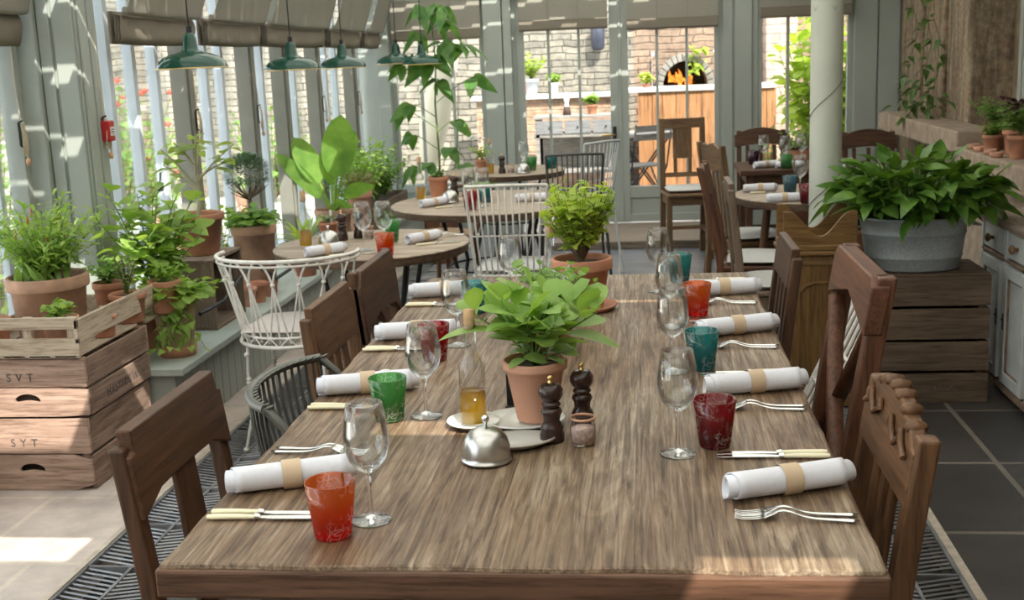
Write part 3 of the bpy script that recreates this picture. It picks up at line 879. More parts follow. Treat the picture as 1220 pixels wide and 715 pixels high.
pair(k0, [(-.752,1.832,-.01),(-.757,2.440,.0),(-.755,2.462,-.05),(-.757,2.965,.02),(-.754,2.988,-.04),(-.755,3.53,.0),(-.752,3.552,-.03),
  (.330,2.115,PI),(.328,2.137,PI+.03),(.326,2.692,PI+.04),(.322,2.714,PI+.06),(.322,3.250,PI),(.320,3.272,PI+.04),(.322,3.848,PI),(.318,3.87,PI+.04)],
 ['ivory handled knife tucked behind the orange tumbler','nearer ivory handled knife by the green tumbler','further ivory handled knife by the green tumbler',
  'nearer ivory handled knife by the ruby tumbler','further ivory handled knife by the ruby tumbler','nearer ivory handled knife of the last window side setting','further ivory handled knife of the last window side setting',
  'nearer ivory handled knife by the dark red tumbler','further ivory handled knife by the dark red tumbler','nearer ivory handled knife by the teal patterned tumbler','further ivory handled knife by the teal patterned tumbler',
  'nearer ivory handled knife by the amber tumbler','further ivory handled knife by the amber tumbler','nearer ivory handled knife at the far corner','further ivory handled knife at the far corner'])
f0 = fork('nearer silver fork behind the first napkin, window side', (-.748,2.150,TZ), -.06)
pair(f0, [(-.746,2.173,-.12),(-.757,2.688,.10),(-.755,2.712,.04),(-.752,3.232,.06),(-.750,3.256,.0),
  (.330,1.808,PI-.10),(.332,1.834,PI-.04),(.329,2.412,PI-.06),(.331,2.438,PI-.01),(.329,2.944,PI-.06),(.331,2.968,PI),(.327,3.486,PI-.05),(.328,3.510,PI+.01)],
 ['further silver fork behind the first napkin, window side','nearer silver fork behind the green tumbler','further silver fork behind the green tumbler','nearer silver fork behind the ruby tumbler','further silver fork behind the ruby tumbler',
  'silver fork nearest the near right corner','silver fork just behind the one nearest the right corner','nearer silver fork between the dark red tumbler and the second napkin','further silver fork between the dark red tumbler and the second napkin',
  'nearer silver fork by the teal patterned tumbler','further silver fork by the teal patterned tumbler','nearer silver fork in the last setting, dark side','further silver fork in the last setting, dark side'])

def napkin(label, loc, rz, L=.217, r=.0255, group='rolled white napkins in paper bands', band=True):
    t = thing('rolled_napkin', label, 'napkin', loc, rz, group)
    m = MB(); nl, ns = 10, 64; P = []
    for i in range(nl+1):
        u = i/nl; row = []
        for k in range(ns+1):
            a = -2*PI*3.2*k/ns; q = k/ns
            rr = r*(.30+.70*q**.8)*(1+.03*math.sin(3*a+u*4))
            x = (u-.5)*L*(1+.04*(q-.5)) + .010*math.sin(a*.5)*(1 if i == nl else (-1 if i == 0 else 0))
            row.append((x, rr*math.cos(a), r + rr*math.sin(a)*.93))
        P.append(row)
    m.grid(P)
    o = m.build('napkin_roll', LINEN, t); s = o.modifiers.new('s','SOLIDIFY'); s.thickness = .0022
    if band:
        m = MB()
        m.tube([(-.017,0,r*1.0),(.017,0,r*1.0)], r*1.06, 28, caps=False)
        m.build('paper_band', KRAFT, t, label='brown paper band')
    return t
n0 = napkin('rolled napkin on the near window side corner', (-.650,1.965,TZ), .36)
for lb, x, y, rz in (('rolled napkin lying under the green tumbler', -.65,2.607,.25),('rolled napkin behind the ruby tumbler', -.635,3.14,.2),('rolled napkin in the last window side setting', -.655,3.72,.22),
    ('rolled napkin nearest the near right corner', .234,1.975,.36),('rolled napkin between the dark red and teal tumblers', .233,2.588,.26),
    ('rolled napkin between the teal and amber tumblers', .235,3.145,.36),('rolled napkin beside the amber tumbler at the far end', .235,3.67,.2)):
    copy_tree(n0, (x, y-.035, TZ), rz, lb)

# ------------------------------------------------------------------ centre pieces
def oil_bottle(label, loc, s=1.0, level=.10, cork=None, name='oil_bottle', group='oil bottles'):
    t = thing(name, label, 'bottle', loc, 0, group)
    m = MB(); m.lathe([(0,.002*s),(.0255*s,.002*s),(.028*s,.006*s),(.028*s,.115*s),(.026*s,.128*s),(.015*s,.148*s),(.0125*s,.158*s),(.0125*s,.20*s),(.0145*s,.202*s),(.0145*s,.212*s),(.011*s,.213*s)], 26)
    m.build('bottle_glass', WGLASS, t)
    oil = MATS.get('oil') or colourglass('olive_oil', (1.0,.74,.0), (1.0,.62,.0), h=.1, etch=False, body=.62); MATS['oil'] = oil
    m = MB(); m.lathe([(0,.005*s),(.0245*s,.005*s),(.026*s,.01*s),(.026*s,level*s*.72),(0,level*s*.72)], 24); m.build('oil', oil, t, label='golden olive oil')
    m = MB(); m.lathe([(0,.198*s),(.0098*s,.198*s),(.0115*s,.214*s),(.0120*s,.244*s),(0,.245*s)], 14); m.build('cork', cork or plain('cork', (.52,.33,.18), .85, noise=.2, nscale=60), t, label='tan cork')
    return t
b0 = oil_bottle('corked olive oil bottle standing on a white dish beside the sage pot', (-.365,2.318,.766))
copy_tree(b0, (-.30,3.60,TZ), 0, 'olive oil bottle with an orange cork behind the parsley pot')
def dish(name, label, loc, rx, ry, h=.012, rz=0, mat=None, rim=None):
    t = thing(name, label, 'dish', loc, rz)
    m = MB(); k = ry/rx
    m.lathe([(0,.002),(rx*.62,.001),(rx*.7,.003),(rx*.97,h),(rx,h+.0015),(rx*.98,h+.003),(rx*.72,.0065),(0,.005)], 40, sy=k)
    m.build('plate', mat or CERAM, t)
    m = MB(); m.tube([(rx*math.cos(2*PI*i/48), ry*math.sin(2*PI*i/48), h+.0022) for i in range(48)], .0022, 6, closed=True); m.build('rim', rim or CERAM, t)
    return t
dish('small_dish','round white saucer under the olive oil bottle', (-.365,2.318,TZ), .055,.055)
dish('oval_dish','oval pewter rimmed dish under the steel cloche', (-.268,2.19,TZ), .082,.050, rz=.25, mat=plain('pale_grey_glaze', (.62,.60,.56), .25), rim=PEWTER)
dish('saucer','white saucer under the sage pot', (-.262,2.33,TZ), .085,.072, rz=.1)
t = thing('butter_cloche','domed steel butter cloche with a knob, on an oval dish','cloche',(-.31,2.105,TZ))
m = MB(); m.lathe([(.047,.004),(.0495,.0035),(.0495,.007),(.046,.009),(.0465,.016),(.0455,.03),(.040,.048),(.030,.060),(.016,.067),(.006,.069),(0,.0695)], 36)
m.build('dome', STEEL_D, t)
m = MB(); m.lathe([(.003,.068),(.0035,.076),(.007,.080),(.0078,.085),(.0055,.090),(0,.0915)], 16); m.build('knob', STEEL, t)

MILLW = plain('dark_walnut_lacquer', (.035,.016,.012), .22, noise=.3)
def mill(label, loc, s=1.0, group='wooden pepper mills'):
    t = thing('pepper_mill', label, 'pepper mill', loc, 0, group)
    m = MB(); m.lathe([(0,0),(.026,0),(.027,.004),(.0265,.018),(.024,.024),(.0255,.030),(.0225,.036),(.0175,.046),(.0195,.058),(.0235,.066),(.0205,.074),(.0155,.077)], 30); m.build('body', MILLW, t)
    m = MB(); m.lathe([(.016,.077),(.021,.082),(.019,.087),(.0145,.089),(.021,.094),(.0265,.105),(.0265,.116),(.020,.127),(.008,.131),(0,.1315)], 30); m.build('head', MILLW, t)
    m = MB(); m.lathe([(.006,.131),(.006,.134),(.0035,.136),(.0055,.139),(.0062,.143),(.004,.147),(0,.148)], 14); m.build('finial', BRASS, t, label='brass finial')
    for o in (t,): o.scale = (s*.92, s*.92, s*.92)
    return t
pm0 = mill('front dark pepper mill with brass finial, before the sage pot', (-.194,2.222,TZ))
copy_tree(pm0, (-.138,2.318,TZ), 0, 'second dark pepper mill, just behind the pink salt jar')
t = thing('salt_jar','small glass jar of pink salt beside the pepper mills','jar',(-.131,2.203,TZ))
m = MB(); m.lathe([(0,.002),(.0235,.002),(.0255,.006),(.0255,.040),(.0225,.047),(.0225,.052)], 28); m.build('jar_glass', WGLASS, t)
m = MB(); m.lathe([(0,.004),(.0238,.004),(.0238,.034),(0,.036)], 24); m.build('pink_salt', plain('pink_salt', (.62,.44,.38), .8, noise=.3, nscale=120, bmp=.5), t)
m = MB(); m.tube([(.0235*math.cos(2*PI*i/30), .0235*math.sin(2*PI*i/30), .054) for i in range(30)], .0028, 6, closed=True); m.build('rim', plain('copper_rim', (.55,.30,.2), .35, .6), t)
t = thing('table_number_stand','small dark metal stand behind the sage pot','stand',(-.302,2.45,TZ))
m = MB(); m.box(-.012,.012,-.012,.012,0,.006); m.box(-.009,.009,-.002,.002,.006,.075); m.build('stand', BLACK, t, .002)
# ------------------------------------------------------------------ wooden chairs
def woodset(k, cols):
    return {a: wood(k, cols[0], cols[1], a) for a in 'xyz'}
WDK = woodset('chair_dark', CH_DK); WMD = woodset('chair_mid', CH_MD); WRD = woodset('chair_red', CH_RD); WOL = woodset('chair_oak', CH_OL)
CUSH = fabric('pale_seat_linen', (.62,.62,.60), .08)
CUSH_P = fabric('pinkish_seat_linen', (.66,.60,.58), .08)
def chair(label, loc, rz, wd, w=.44, d=.42, sh=.45, th=.87, rec=.08, style='splat', name='dining_chair', group=None, post=.036, pad=None, rail_h=.12):
    """front faces +y, back at -y; loc is the floor point under the seat centre"""
    t = thing(name, label, 'chair', loc, rz, group)
    hw, hd = w/2, d/2
    def B(u, v, q=0):                       # back plane: u across, v height, q forward offset
        k = max(0, v-sh)/(th-sh)
        return Vector((u, -hd - rec*k**1.2 + q, v))
    m = MB(); m.box(-hw,hw,-hd+.01,hd+.02,sh-.022,sh); m.build('seat', wd['y'], t, .006)
    m = MB(); m.box(-hw+.03,hw-.03,hd-.035,hd-.015,sh-.085,sh-.022); m.box(-hw+.03,hw-.03,-hd,-hd+.02,sh-.085,sh-.022)
    m.box(-hw+.012,-hw+.03,-hd+.02,hd-.03,sh-.085,sh-.022); m.box(hw-.03,hw-.012,-hd+.02,hd-.03,sh-.085,sh-.022); m.build('seat_frame', wd['x'], t)
    for s in (-1, 1):
        m = MB(); x = s*(hw-post/2)
        m.add([(x-post/2,hd-post,0),(x+post/2,hd-post,0),(x+post/2,hd,0),(x-post/2,hd,0),(x-post/2,hd-post,sh-.022),(x+post/2,hd-post,sh-.022),(x+post/2,hd,sh-.022),(x-post/2,hd,sh-.022)],
              [(0,3,2,1),(4,5,6,7),(0,1,5,4),(1,2,6,5),(2,3,7,6),(3,0,4,7)])
        m.build('leg', wd['z'], t, .004)
        m = MB(); prof = []; n = 8
        ptop = th - (.03 if style in ('splat','slats','carved') else (.0 if style != 'crest' else .02))
        zs = [0, sh*.5, sh] + [sh+(ptop-sh)*i/n for i in range(1, n+1)]
        lo = []; hi = []
        for z in zs:
            yb = B(0, z)[1] - (.05*(1-z/sh)**1.5 if z < sh else 0)
            tp = post*(1 if z < sh else 1 - .15*(z-sh)/(th-sh))
            lo.append((yb - tp/2, z)); hi.append((yb + tp/2, z))
        m.prism(lo + hi[::-1], 'x', x-post/2, x+post/2)
        m.build('leg', wd['z'], t, .005)
    def board(us, vs, name, q0, q1, mat, parts=1):
        """flat board in the back plane from polygon (u,v)"""
        m = MB(); n = len(us)
        a = [B(u, v, q0) for u, v in zip(us, vs)]; b = [B(u, v, q1) for u, v in zip(us, vs)]
        m.add(a+b, [tuple(range(n))[::-1], tuple(range(n, 2*n))] + [(i, (i+1) % n, (i+1) % n+n, i+n) for i in range(n)])
        return m.build(name, mat, t, .004)
    iw = hw - post
    if style == 'splat':
        rh = rail_h
        us = [-hw+.02]; vs = [th-rh]
        us = [-hw+.004,-hw+.004,-hw+.022,-hw+.024,hw-.024,hw-.022,hw-.004,hw-.004, iw-.06, .06,-.06,-iw+.06]
        vs = [th-rh-.04,th-.045,th-.04,th,th,th-.04,th-.045,th-rh-.04, th-rh-.008, th-rh-.006,th-rh-.006,th-rh-.008]
        board(us, vs, 'top_rail', -.004, .026, wd['x'])
        board([-.055,.055,.048,-.048],[sh,sh,th-rh,th-rh],'splat',.004,.018,wd['z'])
    elif style == 'slats':
        rh = rail_h
        board([-iw,iw,iw,-iw],[th-rh,th-rh,th-.004,th-.004],'top_rail',-.008,.018,wd['x'])
        for k in range(3):
            u = (k-1)*.085
            board([u-.024,u+.024,u+.024,u-.024],[sh+.06,sh+.06,th-rh,th-rh],'slat',.0,.012,wd['z'])
        board([-iw,iw,iw,-iw],[sh+.03,sh+.03,sh+.07,sh+.07],'lower_rail',-.006,.014,wd['x'])
    elif style == 'cutout':
        us = [-hw,-hw,-hw+.04,hw-.04,hw,hw,iw-.03,.05,0,-.05,-iw+.03]
        vs = [th-rail_h-.05,th-.05,th,th,th-.05,th-rail_h-.05,th-rail_h,th-rail_h+.02,th-rail_h-.03,th-rail_h+.02,th-rail_h]
        board(us, vs, 'top_rail', -.004,.026, wd['x'])
        for s in (-1, 1):
            board([s*.10,s*.02,s*.05,s*.13][::s],[sh,sh,th-rail_h,th-rail_h][::s],'slat',.0,.014,wd['z'])
    elif style == 'xback':
        us = [-hw-.004,-hw-.004,-hw+.03,hw-.03,hw+.004,hw+.004,hw-.10,0,-hw+.10]
        vs = [th-.13,th-.02,th,th,th-.02,th-.13,th-.105,th-.075,th-.105]
        board(us, vs, 'top_rail', -.010,.034, wd['x'])
        for s in (-1, 1):
            m = MB(); P = []
            for k in range(11):
                u = k/10; x = s*(-iw + 2*iw*u); v = sh+.05 + (th-.13-sh-.05)*(u**1.25 if u < 1 else 1)
                P.append(B(x, v, .012+s*.006))
            m.tube(P, .021, 8, flat=.45); m.build('cross_splat', wd['z'], t)
        board([-iw,iw,iw,-iw],[sh+.015,sh+.015,sh+.055,sh+.055],'lower_rail',-.006,.018,wd['x'])
    elif style == 'carved':
        n = 9; us = []; vs = []
        us = [-hw+.01, -hw+.01]; vs = [th-.15, th-.055]
        for k in range(25):
            u = k/24; x = -hw+.035 + (w-.07)*u
            z = th - .05 + .045*math.sin(PI*u)**.7 + .010*abs(math.sin(PI*u*5))
            us.append(x); vs.append(z)
        us += [hw-.01, hw-.01]; vs += [th-.055, th-.15]
        board(us[:], vs[:], 'top_rail', -.004, .022, wd['x'])
        m = MB()
        for k in range(7):
            x = -hw+.07+(w-.14)*k/6; z = th-.035+.04*math.sin(PI*(k+.4)/6.8)
            m.lathe([(0,-.013),(.011,-.008),(.014,0),(.011,.008),(0,.013)], 10, tuple(B(x, z, .009)), sy=1.5)
        for s in (-1, 1):
            pts = [B(s*(.03+.02*k+.012*math.cos(k*1.6)), th-.055+.018*math.sin(k*1.6), .028) for k in range(8)]
            m.tube(pts, .006, 6)
        m.build('carving', wd['x'], t, label='carved scrolls')
        for u in (-.07, 0, .07): board([u-.022,u+.022,u+.018,u-.018],[sh+.05,sh+.05,th-.15,th-.15],'slat',.0,.012,wd['z'])
        board([-iw,iw,iw,-iw],[sh+.02,sh+.02,sh+.065,sh+.065],'lower_rail',-.006,.016,wd['x'])
    elif style == 'window':
        board([-iw,iw,iw,-iw],[th-rail_h,th-rail_h,th-.002,th-.002],'top_rail',-.012,.016,wd['x'])
        board([-.072,.072,.072,.045,.045,-.045,-.045,-.072],[th-.30,th-.30,th-rail_h,th-rail_h,th-rail_h,th-rail_h,th-rail_h,th-rail_h],'splat',-.004,.01,wd['z'])
        for s in (-1, 1): board([s*.055-.014,s*.055+.014,s*.055+.014,s*.055-.014],[sh+.12,sh+.12,th-.30,th-.30],'slat',-.004,.01,wd['z'])
        board([-iw,iw,iw,-iw],[sh+.09,sh+.09,sh+.125,sh+.125],'lower_rail',-.010,.012,wd['x'])
    elif style == 'fan':
        us = [-iw,-iw]; vs = [th-.13, th-.02]
        for k in range(9): us.append(-iw+2*iw*k/8); vs.append(th-.02+.02*math.sin(PI*k/8)+.008*math.sin(PI*k/2))
        us += [iw,iw,0]; vs += [th-.02,th-.13,th-.16]
        board(us, vs, 'top_rail', -.006,.016, wd['x'])
        for k in range(4):
            u = (k-1.5)*.062
            board([u*.85-.014,u*.85+.014,u+.016,u-.016],[sh+.02,sh+.02,th-.14,th-.14],'slat',.0,.010,wd['z'])
    elif style == 'crest':
        us = [-hw-.015,-hw-.015]; vs = [th-.14, th-.05]
        for k in range(11): us.append(-hw-.01+(w+.02)*k/10); vs.append(th-.05+.05*math.sin(PI*k/10)**.8)
        us += [hw+.015,hw+.015]; vs += [th-.05,th-.14]
        for k in range(1,8): us.append(hw*(1-k/4)); vs.append(th-.14+.02*math.sin(PI*k/8))
        board(us, vs, 'top_rail', -.006,.020, wd['x'])
        for k in range(3):
            u = (k-1)*.10; board([u-.014,u+.014,u+.014,u-.014],[sh+.02,sh+.02,th-.13,th-.13],'slat',.0,.012,wd['z'])
    for s in (-1, 1):
        m = MB(); x = s*(hw-post/2); m.box(x-.009,x+.009,-hd-.01,hd-.02,.17,.195); m.build('stretcher', wd['y'], t)
    m = MB(); m.box(-hw+.02,hw-.02,hd-.028,hd-.01,.23,.255); m.build('stretcher', wd['x'], t)
    return t
def cushion(label, loc, rz, w=.38, d=.33, h=.035, mat=None, group='linen seat cushions', ties=True, sc=None):
    t = thing('seat_cushion', label, 'cushion', loc, rz, group)
    m = MB(); n = 10; P = []; Q = []
    for i in range(n+1):
        a = []; b = []
        for j in range(n+1):
            u, v = 2*i/n-1, 2*j/n-1
            e = (1-u**6)*(1-v**6); k = 1 - .05*(u*u*v*v)
            a.append((u*w/2*k, v*d/2*k, h*.5+h*.5*e**.5 + .003*math.sin(u*5+v*3)*e)); b.append((u*w/2*k, v*d/2*k, h*.5-h*.48*e**.5))
        P.append(a); Q.append(b[::1])
    m.grid(P); m.grid([r[::-1] for r in Q]); m.build('pad', mat or CUSH, t)
    if ties:
        for s in (-1, 1):
            m = MB(); m.tube([(s*w*.46,-d/2+.01,h*.5),(s*w*.49,-d/2-.03,h*.3),(s*w*.47,-d/2-.045,-.06),(s*w*.5,-d/2-.05,-.12)], [.004,.004,.003,.003], 6); m.build('tie', mat or CUSH, t)
    return t
LZ = -PI/2
RZ = PI/2
chair('brown wooden chair with a single wide splat at the near window side corner', (-.70,2.12,0), LZ, WDK, w=.46, d=.40, th=.885, rec=.05, style='splat', rail_h=.125)
chair('brown wooden chair with three thin slats, between the wire chair and the pierced one', (-.72,3.30,0), LZ, WMD, w=.48, d=.38, th=.855, rec=.035, style='slats', rail_h=.17)
chair('dark wooden chair with a deep pierced back, furthest on the window side', (-.72,3.87,0), LZ, WDK, w=.52, d=.38, th=.855, rec=.035, style='cutout', rail_h=.19)
chair('carved wooden chair at the near right corner of the long table', (.20,2.10,0), RZ, WMD, w=.43, d=.40, th=.90, rec=.06, style='carved', post=.042)
chair('reddish wooden chair with a crossed back and thick curved top rail', (.25,2.87,0), RZ, WRD, w=.50, d=.40, th=1.0, rec=.08, style='xback', post=.05)
chair('dark wooden chair next to the scalloped oak box', (.245,3.84,0), RZ, WDK, w=.44, d=.34, th=.90, rec=.05, style='slats', rail_h=.13)
# iron strap chair, window side
def strap_chair(label, loc, rz):
    t = thing('iron_strap_chair', label, 'chair', loc, rz)
    def hoop(r, z, y0, n=21, a=1.15):
        return [Vector((r*math.sin(-a+2*a*k/(n-1)), y0 - r*math.cos(-a+2*a*k/(n-1))*.62, z)) for k in range(n)]
    top = hoop(.25,.765,.00); low = hoop(.235,.47,.06)
    m = MB(); m.tube(top, .011, 8); m.tube([top[0], top[0]+Vector((-.012,.10,-.10)), Vector((-.225,.02,.46))], .011, 8); m.tube([top[-1], top[-1]+Vector((.012,.10,-.10)), Vector((.225,.02,.46))], .011, 8); m.build('back_frame', IRON, t)
    m = MB()
    for k in range(21):
        a, b = top[k], low[k]; mid = (a+b)/2 + Vector((0,-.028,0))
        P = []
        for i in range(7):
            u = i/6; c = a*(1-u)**2+mid*2*u*(1-u)+b*u*u; dirx = Vector((.0095,0,0)); P.append([c-dirx, c+dirx])
        P.insert(0, [p + Vector((0,.02,.006)) for p in P[0]]); m.grid(P)
    o = m.build('back_straps', IRON, t); s = o.modifiers.new('s','SOLIDIFY'); s.thickness = .003
    m = MB()
    for k in range(10): x = -.20+.4*k/9; m.box(x-.014,x+.014,-.16,.22,.45,.454)
    m.tube([(-.22,-.16,.45),(.22,-.16,.45),(.22,.23,.45),(-.22,.23,.45)], .009, 8, closed=True); m.build('seat', IRON, t)
    for sx in (-1, 1):
        for y, y2 in ((-.16,-.22),(.22,.24)):
            m = MB(); m.tube([(sx*.22,y,.45),(sx*.235,y2,.0)], .010, 8); m.build('leg', IRON, t)
    return t
strap_chair('grey iron chair with a rounded back of curved metal straps', (-.79,2.66,0), LZ)

# ------------------------------------------------------------------ white wire garden chair
def wire_chair(label, loc, rz):
    t = thing('white_wire_chair', label, 'chair', loc, rz)
    n = 9; A = 1.75
    def arc(r, z, y0, ry, cnt):
        return [Vector((r*math.sin(-A+2*A*k/(cnt-1)), y0 - ry*math.cos(-A+2*A*k/(cnt-1)), z)) for k in range(cnt)]
    top = arc(.285,.785,0,.235,n*4+1); low = arc(.205,.455,.02,.20,n*4+1)
    m = MB(); m.tube(top, .008, 8); m.tube([p+Vector((0,0,-.02)) for p in top], .005, 6)
    m.tube([(.215*math.cos(2*PI*k/40), .02+.22*math.sin(2*PI*k/40), .44) for k in range(40)], .008, 8, closed=True)
    m.tube([(.205*math.cos(2*PI*k/40), .02+.21*math.sin(2*PI*k/40), .475) for k in range(40)], .005, 6, closed=True)
    m.build('frame', WHITEM, t)
    m = MB()
    for k in range(n):
        a0, a1 = top[k*4], top[k*4+4]; c = top[k*4+2]; b = low[k*4+2]
        kn = c*.72 + b*.28
        if k < n-1:                                # round arch springing from knot to knot, touching the rim
            k2 = top[k*4+6]*.72 + low[k*4+6]*.28
            m.tube([kn.lerp(k2, u/10) + (a1 - kn.lerp(k2, .5))*(math.sin(PI*u/10)**.62) for u in range(11)], .0045, 6)
        for j in (k*4, k*4+4): m.tube([kn, kn*.5+low[j]*.5, low[j]], .0038, 6)
        m.tube([kn, b], .0038, 6); m.lathe([(0,-.010),(.008,-.006),(.010,0),(.008,.006),(0,.010)], 8, tuple(kn))
    m.build('back_wires', WHITEM, t)
    m = MB()
    for k in range(18):
        a = 2*PI*k/18; b = 2*PI*(k+1)/18; c = (a+b)/2
        P = lambda an, z, r=.21: Vector((r*math.cos(an), .02+(r+.005)*math.sin(an), z))
        m.tube([P(a,.475), P(c,.44,.215), P(b,.475)], .0035, 5)
    for k in range(9):
        x = -.18+.36*k/8; y = math.sqrt(.21**2-x*x); m.tube([(x,.02-y,.455),(x,.02+y,.455)], .003, 5)
    m.build('seat_mesh', WHITEM, t)
    for sx, sy in ((-1,-1),(1,-1),(-1,1),(1,1)):
        m = MB(); x, y = sx*.15, .02+sy*.155
        m.tube([(x,y,.44),(x*1.04,y*1.04,.33),(x*1.02,y*1.04,.15),(x*1.25,y*1.15,.0)], .0065, 8)
        for z in (.40,.30,.285,.12,.01): m.lathe([(0,-.012),(.010,-.006),(.012,0),(.010,.006),(0,.012)], 10, (x*1.03 if z > .05 else x*1.24, y*1.04 if z > .05 else y*1.15, z))
        m.build('leg', WHITEM, t)
    return t
wire_chair('white wire garden chair with looped arches, at the nearest round table', (-1.43,4.50,0), .0)
t = cushion('round pinkish cushion on the white wire garden chair', (-1.43,4.52,.478), 0, .36,.36,.03, CUSH_P, 'garden chair cushions', ties=False)

def spindle_chair(label, loc, rz, mat, w=.40, th=.93, n=13, curve=.05, group='spindle back metal chairs', r=.0045, arm=False):
    t = thing('metal_spindle_chair', label, 'chair', loc, rz, group)
    top = [Vector((-w/2+w*k/(n-1), -.20-.07-curve*math.sin(PI*k/(n-1)), th + .008*math.sin(PI*k/(n-1)))) for k in range(n)]
    low = [Vector(((-w/2+w*k/(n-1))*.86, -.20-.02*math.sin(PI*k/(n-1)), .46)) for k in range(n)]
    m = MB(); m.tube(top, .008, 8); m.tube(low, .008, 8); m.tube([top[0],low[0]], .008, 8); m.tube([top[-1],low[-1]], .008, 8)
    m.build('back_frame', mat, t)
    m = MB()
    for a, b in zip(top[1:-1], low[1:-1]): m.tube([a+Vector((0,.015,-.012)), a, (a+b)/2+Vector((0,-.012,0)), b], r, 6)
    m.tube([(top[0]*.45+low[0]*.55), (top[n//2]*.45+low[n//2]*.55)+Vector((0,.006,0)), (top[-1]*.45+low[-1]*.55)], .004, 6)
    m.build('spindles', mat, t)
    m = MB()
    for k in range(11): x = -.17+.34*k/10; m.box(x-.011,x+.011,-.19,.20,.452,.458)
    m.tube([(-.19,-.20,.45),(.19,-.20,.45),(.20,.21,.45),(-.20,.21,.45)], .009, 8, closed=True); m.build('seat', mat, t)
    for sx in (-1, 1):
        for y, y2 in ((-.20,-.25),(.20,.23)):
            m = MB(); m.tube([(sx*.19,y,.45),(sx*.215,y2,0)], .009, 8); m.build('leg', mat, t)
    return t
sc1 = spindle_chair('white metal spindle chair with its back to the end of the long table', (-.67,5.85,0), 0.0, WHITEM, w=.40, th=.91, n=13)
sc2 = spindle_chair('dark metal spindle chair beside the second round table', (-.45,7.22,0), .12, plain('dark_green_iron', (.06,.065,.06), .45, .3), w=.34, th=.935, n=12)
spindle_chair('pale metal spindle chair facing the furthest round table', (-.50,8.15,0), .9, plain('pale_blue_metal', (.55,.58,.58), .5), w=.36, th=.93, n=11, group='spindle back metal chairs')
cushion('grey white cushion on the dark spindle chair by the second round table', (-.45,7.22,.462), .12, .36,.36,.06, CUSH)
cushion('white cushion on the white spindle chair at the table end', (-.67,5.85,.462), 0, .36,.36,.04, CUSH)
# white slatted chair on the dark side
t = thing('white_slatted_chair','white painted slatted metal chair tucked between the crossed back and slatted wooden chairs','chair',(.26,3.43,0),RZ)
m = MB()
for k in range(6):
    x = -.14+.056*k
    m.tube([(x,-.375,.765),(x,-.30,.60),(x,-.215,.43)], .0065, 6)
for v in (.62,.50): m.tube([(-.17,-.215-(v-.43)*.48,v),(.17,-.215-(v-.43)*.48,v)], .006, 6)
m.build('back_slats', WHITEM, t)
m = MB(); m.tube([(-.18,-.375,.765),(.18,-.375,.765)], .008, 8)
for s in (-1, 1): m.tube([(s*.18,-.375,.765),(s*.17,-.215,.43),(s*.17,.02,.0)], .009, 8)
m.build('back_frame', WHITEM, t)
m = MB()
for k in range(8): y = -.19+.05*k; m.box(-.18,.18,y,y+.035,.425,.435)
m.build('seat', WHITEM, t, .002)
for s in (-1, 1):
    m = MB(); m.tube([(s*.185,.19,.43),(s*.185,-.30,0)], .009, 8); m.build('leg', WHITEM, t)
# ------------------------------------------------------------------ round tables and what stands on them
RT = plain('worn_round_top', (.42,.34,.26), .55, noise=.3, nscale=5)
def roundtop_mat():
    m, nt, out = newmat('grey_oak_round_top')
    p = N(nt, 'ShaderNodeBsdfPrincipled', Roughness=.5)
    n = N(nt, 'ShaderNodeTexNoise', Scale=1.6, Detail=8.0, Roughness=.65, Distortion=.7); nt.links.new(coords(nt, (2.5, 26, 10)), n.inputs['Vector'])
    nt.links.new(ramp(nt, n.outputs['Fac'], [(.3,(.18,.125,.085)),(.7,(.50,.40,.30))]), p.inputs['Base Color'])
    nt.links.new(bump(nt, n.outputs['Fac'], .3, .004), p.inputs['Normal']); nt.links.new(p.outputs[0], out.inputs[0]); return m
RTM = roundtop_mat()
EDGE = wood('round_table_edge', (.09,.055,.035), (.22,.14,.09), 'x')
def round_table(label, x, y, r, mat=RTM, z=.74, iron=True, rz=0, ry=1.0, group='round tables by the windows'):
    t = thing('round_table', label, 'table', (x,y,0), rz, group)
    m = MB(); m.lathe([(0,z-.002),(r*.985,z-.002),(r,z-.006),(r,z-.010),(0,z-.010)], 64, sy=ry); m.build('tabletop', mat, t)
    m = MB(); m.lathe([(r*.985,z-.010),(r*.985,z-.042),(r*.97,z-.045),(0,z-.045)], 64, sy=ry); m.build('table_edge', EDGE, t)
    if iron:
        for k in range(4):
            a = PI/4 + k*PI/2; m = MB(); c, s = math.cos(a), math.sin(a)
            m.tube([(c*r*.62,s*r*.62*ry,z-.045),(c*r*.45,s*r*.45*ry,.38),(c*r*.66,s*r*.66*ry,.02)], .011, 8); m.lathe([(0,-.012),(.014,-.006),(.016,0)], 10, (c*r*.66,s*r*.66*ry,.012)); m.build('leg', BLACK, t)
        m = MB(); m.tube([(r*.45*math.cos(2*PI*k/24), r*.45*ry*math.sin(2*PI*k/24), .38) for k in range(24)], .006, 6, closed=True); m.build('brace', BLACK, t)
    else:
        for k in range(4):
            a = PI/4 + k*PI/2; m = MB(); c, s = math.cos(a), math.sin(a)
            m.tube([(c*r*.6,s*r*.6*ry,z-.045),(c*r*.75,s*r*.75*ry,0)], .022, 8); m.build('leg', WMD['z'], t)
    return t
round_table('nearest round wooden table by the windows, behind the white wire chair', -1.20, 4.99, .43)
round_table('middle round wooden table behind the white spindle chair', -.85, 6.42, .56)
round_table('furthest round wooden table below the tall climber', -.98, 8.22, .42, rz=.5)
round_table('round wooden table beyond the scalloped oak box and the column', .93, 6.42, .46, rz=PI/4, iron=False, group='tables on the dark side')
t = thing('square_table', 'small dark square table by the rear window behind the column', 'table', (.98, 8.15, 0), 0, 'tables on the dark side')
m = MB(); m.box(-.36,.36,-.33,.33,.69,.725); m.build('tabletop', WDK['x'], t, .004)
